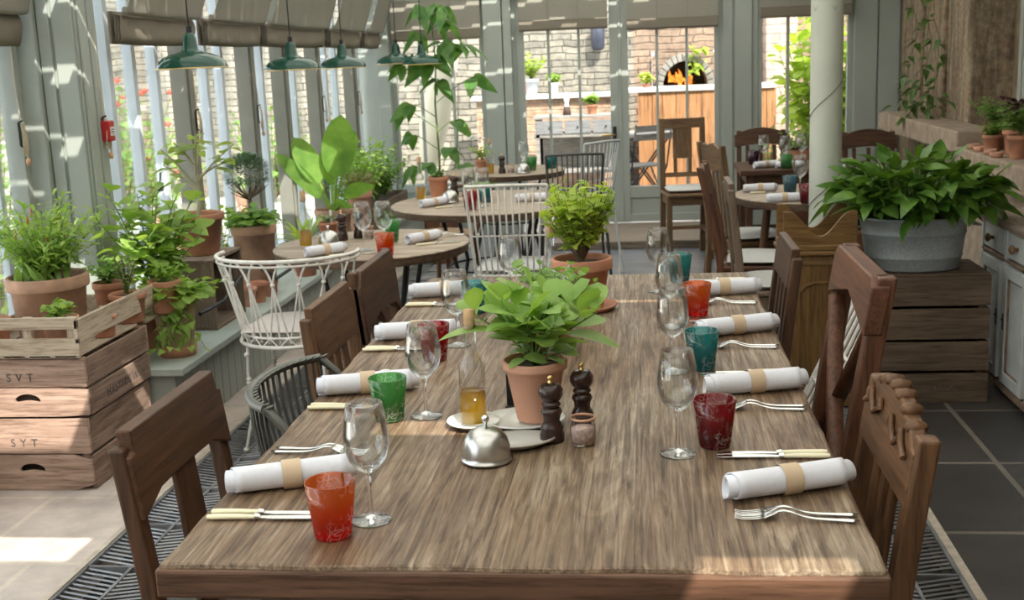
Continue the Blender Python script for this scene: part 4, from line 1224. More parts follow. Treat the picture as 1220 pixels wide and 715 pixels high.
m = MB(); m.box(-.31,.31,-.28,-.26,.62,.69); m.box(-.31,.31,.26,.28,.62,.69); m.box(-.31,-.29,-.26,.26,.62,.69); m.box(.29,.31,-.26,.26,.62,.69); m.build('apron', WDK['x'], t)
for sx in (-1,1):
    for sy in (-1,1):
        m = MB(); m.box(sx*.30-.022,sx*.30+.022,sy*.27-.022,sy*.27+.022,0,.69); m.build('leg', WDK['z'], t, .003)

def place_set(items, z, grp):
    for it in items:
        k, lb, x, y = it[:4]; a = it[4] if len(it) > 4 else None
        if k == 'wine': copy_tree(wg0, (x,y,z), R.random()*6, lb, 'wine glasses on the '+grp)
        elif k == 'tumbler': tumbler(lb, (x,y,z), a, 'coloured tumblers on the '+grp)
        elif k == 'nap': copy_tree(n0, (x,y,z), a, lb, 'rolled napkins on the '+grp).scale = (.80,.92,.92)
        elif k == 'oil': copy_tree(b0, (x,y,z), 0, lb, 'oil bottles')
        elif k == 'mill': copy_tree(pm0, (x,y,z), 0, lb, 'wooden pepper mills')
        elif k == 'cloche': copy_tree(bpy.data.objects['butter_cloche'], (x,y,z), 0, lb, 'butter cloches')
        elif k == 'knife': copy_tree(k0, (x,y,z), a, lb)
        elif k == 'salt': copy_tree(bpy.data.objects['salt_jar'], (x,y,z), 0, lb, 'salt jars')
        elif k == 'fork': copy_tree(f0, (x,y,z), a, lb)
place_set([('nap','rolled napkin at the right edge of the nearest round table',-.97,5.0,.9),('nap','rolled napkin at the front of the nearest round table',-1.33,4.70,.75),
 ('oil','oil bottle on the nearest round table',-1.48,4.93),('mill','dark pepper mill on the nearest round table',-1.36,5.10),('mill','second dark mill on the nearest round table, to the right',-1.30,5.16),
 ('cloche','butter cloche on the nearest round table',-1.38,4.94),('salt','salt jar on the nearest round table',-1.25,5.14),
 ('wine','left wine glass on the nearest round table',-1.19,4.80),('wine','right wine glass on the nearest round table, behind the orange tumbler',-1.10,4.80),
 ('tumbler','green tumbler on the nearest round table',-1.12,5.02,CG_GR),('tumbler','orange tumbler on the nearest round table',-1.06,4.63,CG_OR),
 ('knife','ivory handled knife by the left napkin on the nearest round table',-1.30,4.64,.35),('knife','ivory handled knife by the right napkin on the nearest round table',-.98,4.88,.5),('fork','silver fork at the right edge of the nearest round table',-1.0,5.10,.4)], .7385, 'nearest round table')
place_set([('nap','rolled napkin on the middle round table',-1.15,6.26,.95),('oil','tall oil bottle on the middle round table',-1.28,6.58),
 ('cloche','butter cloche on the middle round table',-1.08,6.40),('mill','dark pepper mill beside the small pot on the middle round table',-1.10,6.68),('mill','second dark mill on the middle round table',-1.04,6.72),
 ('salt','salt jar on the middle round table',-1.00,6.50),('tumbler','red tumbler on the middle round table',-.92,6.08,CG_R2),('tumbler','teal tumbler on the middle round table',-.88,6.38,CG_TE),
 ('wine','left wine glass on the middle round table',-.95,6.24),('wine','right wine glass on the middle round table',-.87,6.20),('nap','rolled napkin on the right of the middle round table',-.62,6.36,.1),
 ('knife','ivory handled knife on the middle round table',-1.12,6.14,.5),('fork','silver fork on the right of the middle round table',-.60,6.24,.1)], .7385, 'middle round table')
place_set([('oil','oil bottle on the furthest round table',-1.06,7.99),('mill','dark pepper mill on the furthest round table',-.98,8.00),('cloche','butter cloche on the furthest round table',-.83,7.96),
 ('salt','salt jar on the furthest round table',-.92,8.0),('tumbler','green tumbler on the furthest round table',-.79,8.14,CG_GR),('wine','wine glass on the furthest round table',-.84,8.12),('tumbler','teal tumbler on the furthest round table, behind the dark spindle chair',-.66,8.26,CG_TE)], .7385, 'furthest round table')
place_set([('nap','rolled napkin at the back left of the round table beyond the oak box',.62,6.52,.1),('knife','ivory handled knife on the round table beyond the oak box',.56,6.44,.05),
 ('tumbler','blue tumbler on the round table beyond the oak box',.77,6.42,CG_BL),('wine','wine glass before the column on the round table beyond the oak box',.82,6.40),
 ('nap','rolled napkin at the front of the round table beyond the oak box',.70,6.06,.05),('tumbler','dark red tumbler touching the column outline on the round table',.80,5.98,CG_RD),
 ('wine','wine glass right of the column on the round table beyond the oak box',1.02,6.15)], .7385, 'round table beyond the oak box')
place_set([('nap','rolled napkin on the dark square table',.80,8.0,.5),('nap','second rolled napkin on the dark square table, lying flatter',.95,7.95,.1),('tumbler','plum tumbler on the dark square table',.74,8.25,CG_PU),
 ('tumbler','green tumbler on the dark square table',.92,7.90,CG_GR),('wine','left wine glass on the dark square table',.80,8.16),('wine','right wine glass on the dark square table',.93,8.06),
 ('wine','wine glass on the dark square table beside the column',1.06,8.2)], .725, 'square table')
# ------------------------------------------------------------------ more chairs
chair('tall wooden chair with a panelled splat standing before the glazed door', (.30,8.78,.0), PI+.12, WOL, w=.345, d=.36, sh=.49, th=1.02, rec=.03, style='window', post=.04, rail_h=.075, group=None)
cushion('white linen cushion on the tall chair before the glazed door', (.30,8.80,.491), PI+.12, .31,.31,.04)
chair('wooden chair with four slats and a shaped top rail, before the tall panelled chair', (.60,6.72,0), LZ-.33+.62, WOL, w=.40, d=.38, sh=.46, th=1.0, rec=.06, style='fan')
cushion('linen cushion on the four slat chair', (.60,6.72,.461), LZ-.33+.62, .36,.33)
chair('reddish wooden chair seen from its side, next to the four slat chair', (.57,5.95,0), LZ-.12, WRD, w=.40, d=.38, sh=.46, th=.95, rec=.10, style='fan')
cushion('linen cushion on the reddish chair seen from its side', (.57,5.95,.461), LZ-.12, .36,.33)
chair('narrow grey brown wooden chair seen edge on, nearest the long table end', (.60,5.43,0), LZ, woodset('chair_grey', ((.10,.07,.05),(.22,.155,.11))), w=.40, d=.36, sh=.44, th=.93, rec=.05, style='slats')
cushion('linen cushion on the chair seen edge on', (.60,5.43,.441), LZ, .36,.31)
chair('dark wooden chair with a curved crest rail by the rear window', (.86,8.75,0), PI, WDK, w=.36, d=.38, sh=.45, th=.93, rec=.05, style='crest')
chair('dark wooden chair right of the column with its back to the panelled wall', (1.57,8.35,0), PI, WDK, w=.36, d=.38, sh=.45, th=.92, rec=.05, style='crest')
# bentwood seat between the two round tables
t = thing('bentwood_chair', 'brown bentwood chair with a round seat pushed between the round tables', 'chair', (-1.27,7.15,0), 2.4)
m = MB(); m.lathe([(0,.465),(.19,.465),(.21,.455),(.21,.435),(.19,.43),(0,.43)], 40); m.build('seat', wood('bentwood', (.22,.13,.07),(.45,.30,.18),'x'), t)
m = MB(); m.tube([(-.17,-.12,.44),(-.19,-.20,.62),(-.14,-.25,.72),(0,-.27,.735),(.14,-.25,.72),(.19,-.20,.62),(.17,-.12,.44)], .014, 8); m.build('back_hoop', WMD['z'], t)
for sx in (-1,1):
    for sy in (-1,1):
        m = MB(); m.tube([(sx*.14,sy*.14,.44),(sx*.19,sy*.19,0)], .014, 8); m.build('leg', WMD['z'], t)

# ------------------------------------------------------------------ scalloped oak box
OAK = {a: wood('golden_oak', (.09,.042,.013), (.26,.145,.052), a, rough=.4) for a in 'xyz'}
t = thing('oak_planter_box', 'dark golden oak box with scalloped front and back boards and an arched panel', 'box', (.715, 4.92, 0))
hw = .150
def scallop(y0, y1, name):
    us = [-hw, hw]; vs = [.70, .70]; pts = [(hw,.70)]
    cur = []
    for k in range(25):
        u = k/24; x = hw - 2*hw*u; a = abs(2*u-1)
        z = .735 + .105*(.5-.5*math.cos(PI*min(1, a*1.18)))
        cur.append((x, z))
    m = MB(); m.prism([(-hw,.69),(hw,.69)] + cur, 'y', y0, y1); return m.build(name, OAK['x'], t, .003)
scallop(0,.016,'scalloped_board'); scallop(.26,.276,'scalloped_board')
m = MB(); m.box(-hw+.005,hw-.005,.002,.274,.03,.66); m.build('body', OAK['z'], t, .004)
m = MB(); m.box(-hw-.012,hw+.012,-.014,.29,.655,.674); m.box(-hw-.004,hw+.004,-.008,.28,.673,.70); m.build('moulding', OAK['x'], t, .006)
m = MB(); m.box(-hw-.004,hw+.004,-.006,.28,.615,.63); m.build('lower_moulding', OAK['x'], t, .004)
m = MB(); m.box(-hw-.01,hw+.01,-.012,.286,0,.05); m.build('plinth', OAK['x'], t, .006)
arch = [(-.085,.08),(.085,.08),(.085,.50),(.06,.53),(.03,.545),(-.03,.545),(-.06,.53),(-.085,.50)]
inn = [(-.077,.088),(.077,.088),(.077,.496),(.056,.521),(.028,.535),(-.028,.535),(-.056,.521),(-.077,.496)]
m = MB(); m.ring_prism(arch, inn, 'y', -.006, .006); m.build('arched_panel', OAK['z'], t, .002)

# ------------------------------------------------------------------ crates
def holed_board(mb, w, h, th, hole_w, hole_h, hz, plane='front'):
    """board in xz, thickness along y from 0 to th, with an arched hand hole"""
    n = 32; outer = []; inner = []
    for k in range(n):
        a = 2*PI*k/n; c, s = math.cos(a), math.sin(a)
        q = max(abs(c)/(w/2), abs(s)/(h/2)); outer.append((c/q, h/2+s/q))
        r = (abs(c)**3+abs(s)**3)**(-1/3)
        x = c*r*hole_w/2; inner.append((x, hz + s*r*hole_h/2 + .012*(1-(2*x/hole_w)**2) - .006))
    mb.ring_prism(outer, inner, 'y', 0, th)
def text(body, size, mat, parent, loc, rot, ext=.0004, name='stencil_lettering'):
    c = bpy.data.curves.new(name, 'FONT'); c.body = body; c.size = size; c.extrude = ext; c.align_x = 'CENTER'; c.space_character = 1.15
    c.materials.append(mat); q = bpy.data.objects.new(name, c); COL.objects.link(q)
    me = bpy.data.meshes.new_from_object(q.evaluated_get(C.evaluated_depsgraph_get())); bpy.data.objects.remove(q)
    o = bpy.data.objects.new(name, me); COL.objects.link(o); o.parent = parent; o.location = loc; o.rotation_euler = rot
    return o
INK = plain('faded_stencil_ink', (.09,.07,.075), .9, noise=.5, nscale=60)
INK2 = plain('faded_stencil_ink_pale', (.14,.10,.09), .9, noise=.5, nscale=60)
def apple_crate(label, loc, w, d, h, cols, nm, lettering=None, side_text=None, handle=True, gaps=True, rz=0, group='stacked apple crates'):
    """w along x, d along y; origin at the front centre"""
    wx = wood(nm, cols[0], cols[1], 'x', .8); wy = wood(nm, cols[0], cols[1], 'y', .8); wz = wood(nm, cols[0], cols[1], 'z', .8)
    wy_shaded = wood(nm+'_side_shaded', tuple(q*.62 for q in cols[0]), tuple(q*.62 for q in cols[1]), 'y', .85)  # same wood darkened in colour to paint the shaded crate sides
    t = thing('apple_crate', label, 'crate', loc, rz, group)
    bh = h/2; gp = 0 if handle else .007
    for e, y in (('front', 0), ('rear', d-.016)):
        m = MB()
        up = MB(); up.box(-w/2, w/2, y, y+.016, bh+.002+gp*.4, h-.006-gp*.5)
        up.build('end_board', wx, t, .002)
        lo = MB()
        if handle: holed_board(lo, w, bh-.004, .010, .098, .026, bh*.60)
        else: lo.box(-w/2, w/2, 0, .016, 0, bh-.004-gp)
        if y: lo.v = [(a, b+y, c) for a, b, c in lo.v]
        lo.v = [(a, b, c+.002) for a, b, c in lo.v]
        lo.build('end_board', wx, t)
    for s in (-1, 1):
        for z0, z1 in ((.004, bh-.010), (bh+.002, h-.008)):
            m = MB(); m.box(s*w/2-(0 if s < 0 else .012), s*w/2+(.012 if s < 0 else 0), .018, d-.018, z0, z1); m.build('side_board', wy_shaded if nm == 'crate_pink' else wy, t, .002)
        for y in (.018, d-.043):
            m = MB(); m.box(s*(w/2-.030)-.015, s*(w/2-.030)+.015, y, y+.025, .0, h-.006); m.build('corner_batten', wz, t)
    m = MB(); m.box(-w/2+.012, w/2-.012, .018, d-.018, .004, .014); m.build('base_boards', wy, t)
    if nm == 'crate_dark' and loc[2] > .1:
        for k in range(4): m = MB(); m.box(-w/2+.002,w/2-.002,.004+k*d/4,d/4-.004+k*d/4,h-.0065,h-.0005); m.build('top_board', wx, t, .001)
    if lettering: text(lettering, .042, INK, t, (-.02,-.0012,bh*1.22), (PI/2,0,0))
    if side_text: text(side_text, .045, INK, t, (w/2+.0012,d*.52,bh*.30), (PI/2,0,PI/2))
    return t
apple_crate('bottom apple crate of the left stack, stencilled end board', (-2.285,3.915,0), .47, .55, .283, CRATE, 'crate_pink', 'S Y T')
apple_crate('upper apple crate of the left stack, with stencilled side', (-2.27,3.915,.285), .47, .55, .225, CRATE, 'crate_pink', 'S V T', 'HASTEDS W')
apple_crate('bottom dark crate below the galvanised tub', (1.165,4.96,0), .51, .36, .275, CRATE_D, 'crate_dark', None, None, False, group='dark crates under the tub')
apple_crate('upper dark crate carrying the galvanised tub', (1.165,4.96,.278), .51, .36, .280, CRATE_D, 'crate_dark', None, None, False, group='dark crates under the tub')
text('GARDNER', .03, INK2, bpy.data.objects['apple_crate.002'], (.06,-.0012,.055), (PI/2,0,0))
# open slatted tray on the left stack
t = thing('slatted_tray', 'pale open slatted tray holding the herb pots, on top of the left crates', 'crate', (-2.29, 3.90, .512))
w, d = .50, .84
PX = {a: wood('pallet_pine', PALLET[0], PALLET[1], a, .8) for a in 'xyz'}
for z0, z1 in ((.0,.072),(.106,.150)):
    m = MB(); m.box(-w/2,w/2,0,.012,z0,z1); m.build('front_slat', PX['x'], t, .002)
m = MB(); m.box(w/2-.012,w/2,.0,d,.052,.140); m.build('side_board', PX['y'], t, .002)
m = MB(); m.box(-w/2,-w/2+.012,.0,d,.0,.07); m.box(-w/2,w/2,d-.012,d,.0,.07); m.build('rear_board', PX['y'], t, .002)
for x, y in ((w/2-.03,.014),(.05,.014),(-.14,.014),(w/2-.03,d-.04),(-w/2+.02,d-.04)):
    m = MB(); m.box(x-.018,x+.018,y,y+.022,0,.148); m.build('post', PX['z'], t, .002)
m = MB()
for k in range(5): m.box(-w/2+.012+k*.098,-w/2+.094+k*.098,.0,.52,.0,.008)
m.box(-w/2,w/2-.014,.60,d,-.01,.0)
m.build('base_slats', PX['y'], t)

# ------------------------------------------------------------------ distressed cabinet
CABP = plain('distressed_white_paint', (.56,.575,.57), .6, noise=.10, nscale=12, bmp=.1)
CABW = plain('worn_paint_edge', (.24,.16,.11), .7, noise=.4, nscale=30)
t = thing('painted_cabinet', 'distressed off white cabinet with drawers above panelled doors', 'cabinet', (1.5, 5.43, 0))
# front faces -x; runs towards -y from the origin
m = MB(); m.box(.02,.34,-1.7,0,.05,.735); m.build('body', CABP, t, .004)
m = MB(); m.box(-.012,.34,-1.72,.015,.735,.765); m.box(-.004,.34,-1.71,.008,.72,.735); m.build('top', wood('cabinet_top', (.22,.16,.12),(.46,.37,.30),'y',.7), t, .005)
m = MB(); m.box(.0,.34,-1.7,.0,.585,.60); m.box(-.004,.02,-1.7,0,.03,.06); m.build('rail', CABW, t, .003)
m = MB()
for y in (0,-.345,-.69,-1.035,-1.38): m.box(.0,.022,y-.03,y,.06,.72)
m.build('stile', CABP, t, .002)
for k in range(4):
    y1 = -.03-.345*k; y0 = y1-.285
    m = MB(); m.box(.004,.02,y0,y1,.61,.715); dr = m.build('drawer', CABP, t, .003)
    m = MB(); m.lathe([(0,0),(.008,0),(.008,.012),(.019,.022),(.019,.030),(.010,.036),(0,.037)], 16)
    m.v = [(.004-c, (y0+y1)/2+b, .662+a) for a, b, c in m.v]; m.build('knob', wood('knob_wood', (.10,.05,.02),(.3,.17,.08),'x'), dr, label='turned wooden knob')
    m = MB(); m.box(.006,.022,y0,y1,.07,.575); dd = m.build('door', CABP, t, .002)
    o_ = [(y0+.02,.09),(y1-.02,.09),(y1-.02,.555),(y0+.02,.555)]; i_ = [(y0+.062,.135),(y1-.062,.135),(y1-.062,.51),(y0+.062,.51)]
    m = MB(); m.ring_prism([(y0,.07),(y1,.07),(y1,.575),(y0,.575)], [(y0+.045,.12),(y1-.045,.12),(y1-.045,.525),(y0+.045,.525)], 'x', -.008, .008); m.build('door_frame', CABP, dd, .003)
    m = MB(); m.ring_prism([(y0+.045,.12),(y1-.045,.12),(y1-.045,.525),(y0+.045,.525)], [(y0+.05,.125),(y1-.05,.125),(y1-.05,.52),(y0+.05,.52)], 'x', -.003, .007); m.build('worn_bead', CABW, dd)
    m = MB(); s = 1 if k % 2 else -1; yy = (y1-.02) if k % 2 else (y0+.02); m.box(-.010,-.007,yy-.008,yy+.008,.30,.37); m.lathe([(0,-.006),(.007,0),(0,.006)], 8, (-.012,yy,.345)); m.build('latch', BLACK, dd, label='black latch')

# ------------------------------------------------------------------ pendant lamps
ENAM = plain('green_enamel', (.010,.062,.040), .12, noise=.15)
ENAMW = plain('white_enamel', (.75,.76,.72), .3)
def pendant(label, loc, s):
    t = thing('pendant_lamp', label, 'lamp', loc, 0, 'green enamel pendant lamps')
    m = MB(); m.lathe([(.150*s,0),(.149*s,.008*s),(.141*s,.026*s),(.122*s,.044*s),(.09*s,.058*s),(.055*s,.067*s),(.038*s,.074*s),(.032*s,.088*s),(.028*s,.125*s),(.022*s,.142*s),(.014*s,.148*s)], 40); m.build('lamp_shade', ENAM, t)
    m = MB(); m.lathe([(.148*s,.001),(.138*s,.022*s),(.118*s,.039*s),(.09*s,.052*s),(.04*s,.062*s),(0,.064*s)], 40); m.build('shade_lining', ENAMW, t, label='white enamel lining')
    m = MB(); m.tube([(.150*s*math.cos(2*PI*k/44),.150*s*math.sin(2*PI*k/44),.001) for k in range(44)], .0025, 6, closed=True); m.build('rim', BRASS, t)
    m = MB(); m.cyl((0,0,.146*s),(0,0,.175*s),.013*s,n=12); m.build('cord_grip', BLACK, t)
    m = MB(); m.tube([(0,0,.165*s),(.0,0,.5),(0,0,2.56-loc[2])], .0035, 6); m.build('flex', BLACK, t)
    m = MB(); m.lathe([(0,.045*s),(.018,.04*s),(.026,.018*s),(.02,.0),(0,-.006)], 14); m.build('bulb', WGLASS, t)
    return t
pendant('green enamel pendant lamp, leftmost and largest', (-1.91,4.9,1.522), 1.0)
pendant('green enamel pendant lamp, second from the left', (-1.925,6.4,1.495), 1.02)
pendant('green enamel pendant lamp, middle one of five', (-1.90,7.42,1.492), 1.0)
pendant('green enamel pendant lamp, left of the pair in front of the climber', (-1.83,8.75,1.503), 1.0)
pendant('green enamel pendant lamp, rightmost, overlapping the climber', (-1.60,8.55,1.492), .95)
# ------------------------------------------------------------------ plants
L_SAGE = leafmat('sage_leaf', (.25,.43,.10), (.40,.58,.17), .42)
L_BRIGHT = leafmat('bright_leaf', (.34,.50,.07), (.58,.70,.14), .5)
L_MID = leafmat('mid_leaf', (.17,.33,.075), (.32,.50,.14), .45)
L_FRESH = leafmat('fresh_leaf', (.28,.47,.10), (.47,.63,.19), .52)
L_DARK = leafmat('dark_leaf', (.055,.14,.02), (.16,.30,.05), .3, .32)
L_BLUE = leafmat('blue_green_leaf', (.10,.19,.12), (.19,.28,.19), .3)
L_GREY = leafmat('silver_leaf', (.34,.38,.34), (.52,.55,.50), .2)
L_BAN = leafmat('banana_leaf', (.17,.34,.07), (.27,.46,.10), .5)
L_CLIMB = leafmat('climber_leaf', (.08,.22,.055), (.18,.34,.09), .45)
L_PURP = leafmat('purple_leaf', (.04,.012,.02), (.10,.03,.04), .2)
L_FERN = leafmat('fern_leaf', (.12,.24,.05), (.24,.38,.10), .35)
def rdir(az, el): return Vector((math.cos(az)*math.cos(el), math.sin(az)*math.cos(el), math.sin(el)))
def bush(F, S, c, h, r, ns, nl, L, W, shape='ovate', droop=.35, t0=.3, el=(.0,.7), sr=.0025, sag=0, jit=.3, curve=1.5, fold=.22, rng=None, az0=0, az1=2*PI, rmin=0, petiole=0, N=5, sq=1.0):
    rng = rng or R; c = Vector(c)
    for i in range(ns):
        az = az0+(az1-az0)*(i+rng.random())/ns; reach = r*(rmin+(1-rmin)*math.sqrt(rng.random())); hh = h*(.62+.38*rng.random())*(1-.22*(reach/max(r,1e-6))**2)
        pt = lambda t: c + Vector((math.cos(az)*reach*t**curve, math.sin(az)*reach*sq*t**curve, hh*t - sag*t*t))
        S.tube([pt(k/5) for k in range(6)], [sr*(1-.12*k) for k in range(6)], 5)
        for k in range(nl):
            t = t0+(1-t0)*(k+rng.random()*.8)/nl; t = min(1, t)
            a = az + k*2.4 + rng.uniform(-.5,.5); e = rng.uniform(*el) + (.35 if t > .9 else 0)
            s = rng.uniform(1-jit, 1+jit*.6)*(1.0-.25*abs(t-.6))
            p = pt(t); d = rdir(a, e)
            if petiole: S.tube([p, p+d*petiole*s], sr*.5, 4, caps=False); p = p+d*petiole*s
            F.leaf(p, d, L*s, W*s, droop*rng.uniform(.5,1.4), fold, shape, rng.uniform(-.5,.5), N)
def pot_profile(rt, rb, h, rim=.2):
    return [(0,0),(rb*.97,0),(rb,.004),(rb+(rt*.93-rb)*(1-rim),h*(1-rim)),(rt*.985,h*(1-rim)+.002),(rt,h*(1-rim)+.008),(rt,h-.004),(rt*.98,h),(rt*.90,h),(rt*.88,h-.01),(rt*.86,h*.86)]
def potted(name, label, loc, rt, rb, h, mat=TERRA, cat='potted plant', group=None, soil=True, sy=1.0, rim=.2, rz=0):
    t = thing(name, label, cat, loc, rz, group)
    m = MB(); m.lathe(pot_profile(rt, rb, h, rim), 40, sy=sy); m.build('pot', mat, t)
    if soil:
        m = MB(); m.lathe([(0,h*.885),(rt*.45,h*.89),(rt*.885,h*.87)], 24, sy=sy); m.build('soil', SOIL, t)
    return t
def grow(t, *args, leaf=L_MID, stem=STEM, **kw):
    F, S = MB(), MB(); bush(F, S, *args, **kw); F.build('foliage', leaf, t); S.build('stems', stem, t)

# ---- on the long table
t = potted('potted_sage', 'terracotta pot of large leaved sage in the middle of the long table', (-.235,2.335,.772), .068, .041, .128, TERRA_P, rim=.16)
F, S = MB(), MB(); rg = random.Random(3)
bush(F, S, (0,0,.112),   .170, .150, 17, 7, .080, .052, 'spoon', .22, .40, (.2,1.05), .0032, jit=.25, rng=rg, fold=.12, petiole=.010)
bush(F, S, (0,0,.112), .06, .10, 8, 2, .055, .036, 'spoon', .3, .6, (-.1,.4), .0025, rng=rg, fold=.12)
F.leaf((-.05,-.02,.19), (-1,-.2,.30), .15, .06, .35, .12, 'spoon', N=8); F.leaf((.06,0,.18), (1,.1,.05), .12, .052, .35, .12, 'spoon', .2)
F.build('foliage', L_SAGE, t); S.build('stems', STEM, t)
t = potted('potted_parsley', 'terracotta pot of parsley behind the sage pot', (-.262,3.03,TZ), .075, .055, .105, TERRA)
F, S = MB(), MB(); bush(F, S, (0,0,.09), .14, .135, 34, 8, .030, .024, 'round', .2, .4, (-.1,.8), .0014, rng=rg, N=4); F.build('foliage', L_MID, t); S.build('stems', STEM, t)
F, S = MB(), MB(); bush(F, S, (.05,0,.09), .12, .04, 6, 6, .038, .014, 'ovate', .2, .4, (.1,.9), .0015, rng=rg, N=4); F.build('foliage', L_GREY, t, label='silvery sprigs'); 
t = potted('potted_basil', 'terracotta pot of pale bushy basil towards the far end of the table', (-.195,3.46,.768), .092, .062, .150, TERRA, rim=.24)
m = MB(); m.lathe([(0,-.008),(.09,-.006),(.105,.008),(.10,.010),(.085,.0),(0,-.002)], 30); m.build('saucer', TERRA, t)
F, S = MB(), MB(); bush(F, S, (0,0,.13), .27, .135, 60, 13, .040, .026, 'ovate', .25, .30, (-.1,.8), .0020, rng=rg, jit=.35, N=4, curve=1.1); F.build('foliage', L_BRIGHT, t); S.build('stems', STEMB, t)

# ---- left: herbs in the tray
t = potted('potted_chilli', 'wide weathered pot of feathery chilli plants by the big pillar', (-2.33,4.27,.520), .155, .125, .235, TERRA_W, rim=.22, sy=1.0)
F, S = MB(), MB(); bush(F, S, (0,0,.2), .36, .25, 60, 22, .058, .015, 'lance', .3, .25, (-.3,.9), .0022, rng=rg, N=4, curve=1.1); F.build('foliage', L_FRESH, t); S.build('stems', STEM, t)
F, S = MB(), MB()
for k in range(16): F.leaf((R.uniform(-.09,.09),R.uniform(-.12,0),.2), rdir(R.uniform(0,6.28),1.1), R.uniform(.10,.17), .028, .1, .3, 'lance')
F.build('broad_leaves', L_SAGE, t)
for k in range(12):
    a = R.random()*6.28; q = R.uniform(.05,.19); c = Vector((q*math.cos(a), q*math.sin(a), R.uniform(.30,.46))); S = MB(); S.tube([c, c+V(.003,0,.012), c+V(.002,0,.032)], [.0030,.0038,.001], 6)
    S.build('chilli', plain('chilli_red', (.45,.06,.02), .3), t, label='small red chilli')
t = potted('potted_seedling', 'terracotta pot of seedlings at the left picture edge, in the tray', (-2.46,4.06,.522), .072,.055,.105, TERRA)
grow(t, (0,0,.09), .07,.05,6,4,.03,.015, leaf=L_FRESH)
t = potted('potted_strawberry', 'terracotta pot of low leafy herbs at the front of the tray', (-2.165,4.02,.522), .068,.05,.118, TERRA_P)
grow(t, (0,0,.105), .075,.085,14,5,.038,.026, 'ovate', leaf=L_FRESH, petiole=.01)
t = potted('potted_succulent', 'small pot of pinkish leafy herbs beside the tray side board', (-2.085,4.20,.522), .05,.038,.085, TERRA)
grow(t, (0,0,.07), .05,.045,10,5,.026,.018, 'ovate', leaf=leafmat('pink_green_leaf', (.28,.20,.14),(.42,.30,.24),.3))
t = potted('potted_oregano', 'terracotta pot of flowering oregano inside the tray', (-2.10,4.46,.522), .075,.058,.118, TERRA)
grow(t, (0,0,.1), .20,.07,20,12,.020,.013, 'round', leaf=leafmat('oregano_leaf', (.30,.33,.14),(.46,.48,.24),.35), t0=.15, N=4)
t = potted('potted_mint', 'terracotta pot of mint behind the oregano in the tray', (-2.24,4.60,.522), .07,.055,.14, TERRA)
grow(t, (0,0,.12), .14,.12,18,8,.036,.022, 'ovate', leaf=L_MID, N=4)
t = potted('potted_tomato', 'dark terracotta pot behind the tray holding leafy tomato shoots', (-2.02,4.64,.522), .068,.05,.135, TERRA)
grow(t, (0,0,.12), .10,.10,12,7,.036,.024, 'ovate', leaf=L_FRESH, N=4)
t = thing('squash_plant', 'tall squash plant with round bright leaves growing beside the big pillar', 'plant', (-2.16,4.84,.318))
m = MB(); m.lathe(pot_profile(.10,.075,.19), 30); m.build('pot', TERRA, t)
m = MB(); m.lathe([(0,.165),(.088,.165)], 20); m.build('soil', SOIL, t)
F, S = MB(), MB(); bush(F, S, (0,0,.16), .64, .25, 17, 12, .080, .092, 'round', .35, .35, (-.2,.7), .005, rng=rg, jit=.3, petiole=.04, az0=-2.4, az1=1.6, rmin=.2)
F.build('foliage', L_FRESH, t); S.build('stems', STEM, t)
PLW = wood('stained_planter_wood', (.30,.21,.11), (.56,.44,.27), 'z', .8)
t = thing('planter_tub', 'stained wooden planter with nasturtium spilling over its edge', 'planter', (-1.99,4.66,.318))
t.location = (-2.01,4.70,.318)
m = MB(); m.lathe([(0,.03),(.068,.03),(.072,.034),(.094,.255),(.086,.256),(.08,.20)], 10, smooth=False); m.build('tub', PLW, t)
m = MB(); m.lathe([(0,0),(.074,0),(.082,.045),(.074,.047),(.066,.02)], 28); m.build('saucer', TERRA, t)
m = MB(); m.lathe([(0,.225),(.084,.225)], 12); m.build('soil', SOIL, t)
F, S = MB(), MB(); bush(F, S, (0,0,.22), .18, .19, 32, 9, .052, .055, 'round', .4, .3, (-.4,.7), .002, rng=rg, sag=.05, petiole=.02)
bush(F, S, (.03,-.05,.25), .02, .14, 9, 9, .040, .036, 'heart', .6, .25, (-.9,.1), .002, rng=rg, sag=.22, az0=-2.4, az1=-.2)
F.build('foliage', L_FRESH, t); S.build('stems', STEM, t)

# ---- ledge: small stand crate carrying the aubergine
t = thing('ledge_crate', 'dark open wooden crate on the window ledge carrying the aubergine pot', 'crate', (-2.12,5.35,.318))
WD2 = {a: wood('ledge_crate_wood', (.12,.085,.06), (.27,.20,.15), a, .8) for a in 'xyz'}
m = MB(); m.box(-.12,.12,-.20,.20,.318,.332); m.build('top_board', WD2['y'], t, .002)
m = MB(); m.box(-.12,.12,-.20,.20,0,.014); m.build('bottom_board', WD2['y'], t, .002)
m = MB(); m.box(-.12,.12,-.20,-.185,.014,.318); m.build('end_board', WD2['z'], t, .002)
m = MB(); m.box(-.12,.12,.185,.20,.014,.318); m.build('end_board', WD2['z'], t, .002)
m = MB(); m.box(-.12,-.108,-.185,.185,.014,.318); m.build('rear_board', WD2['y'], t, .002)
t = potted('potted_aubergine', 'terracotta pot with a young aubergine bush on the ledge crate', (-2.13,5.36,.651), .125,.088,.195, TERRA, rim=.17)
F, S = MB(), MB()
for a, b in (((0,0,.16),(.01,0,.42)),): S.tube([a, (.015,.01,.28), b], [.011,.009,.007], 8)
for k, (az, e, L) in enumerate(((2.9,.6,.22),(3.6,.9,.24),(.2,.75,.26),(.6,.4,.20),(5.2,1.0,.22),(1.6,.9,.2),(4.2,.8,.16))):
    d = rdir(az, e); p = Vector((.01,0,.30+.02*k)); S.tube([p, p+d*L*.5+V(0,0,.01), p+d*L], [.006,.005,.003], 6)
    for j in range(5):
        q = p+d*L*(.5+.12*j); F.leaf(q, rdir(az+j*2.4, R.uniform(-.1,.8)), R.uniform(.07,.11), R.uniform(.04,.06), .35, .2, 'ovate', R.uniform(-.6,.6))
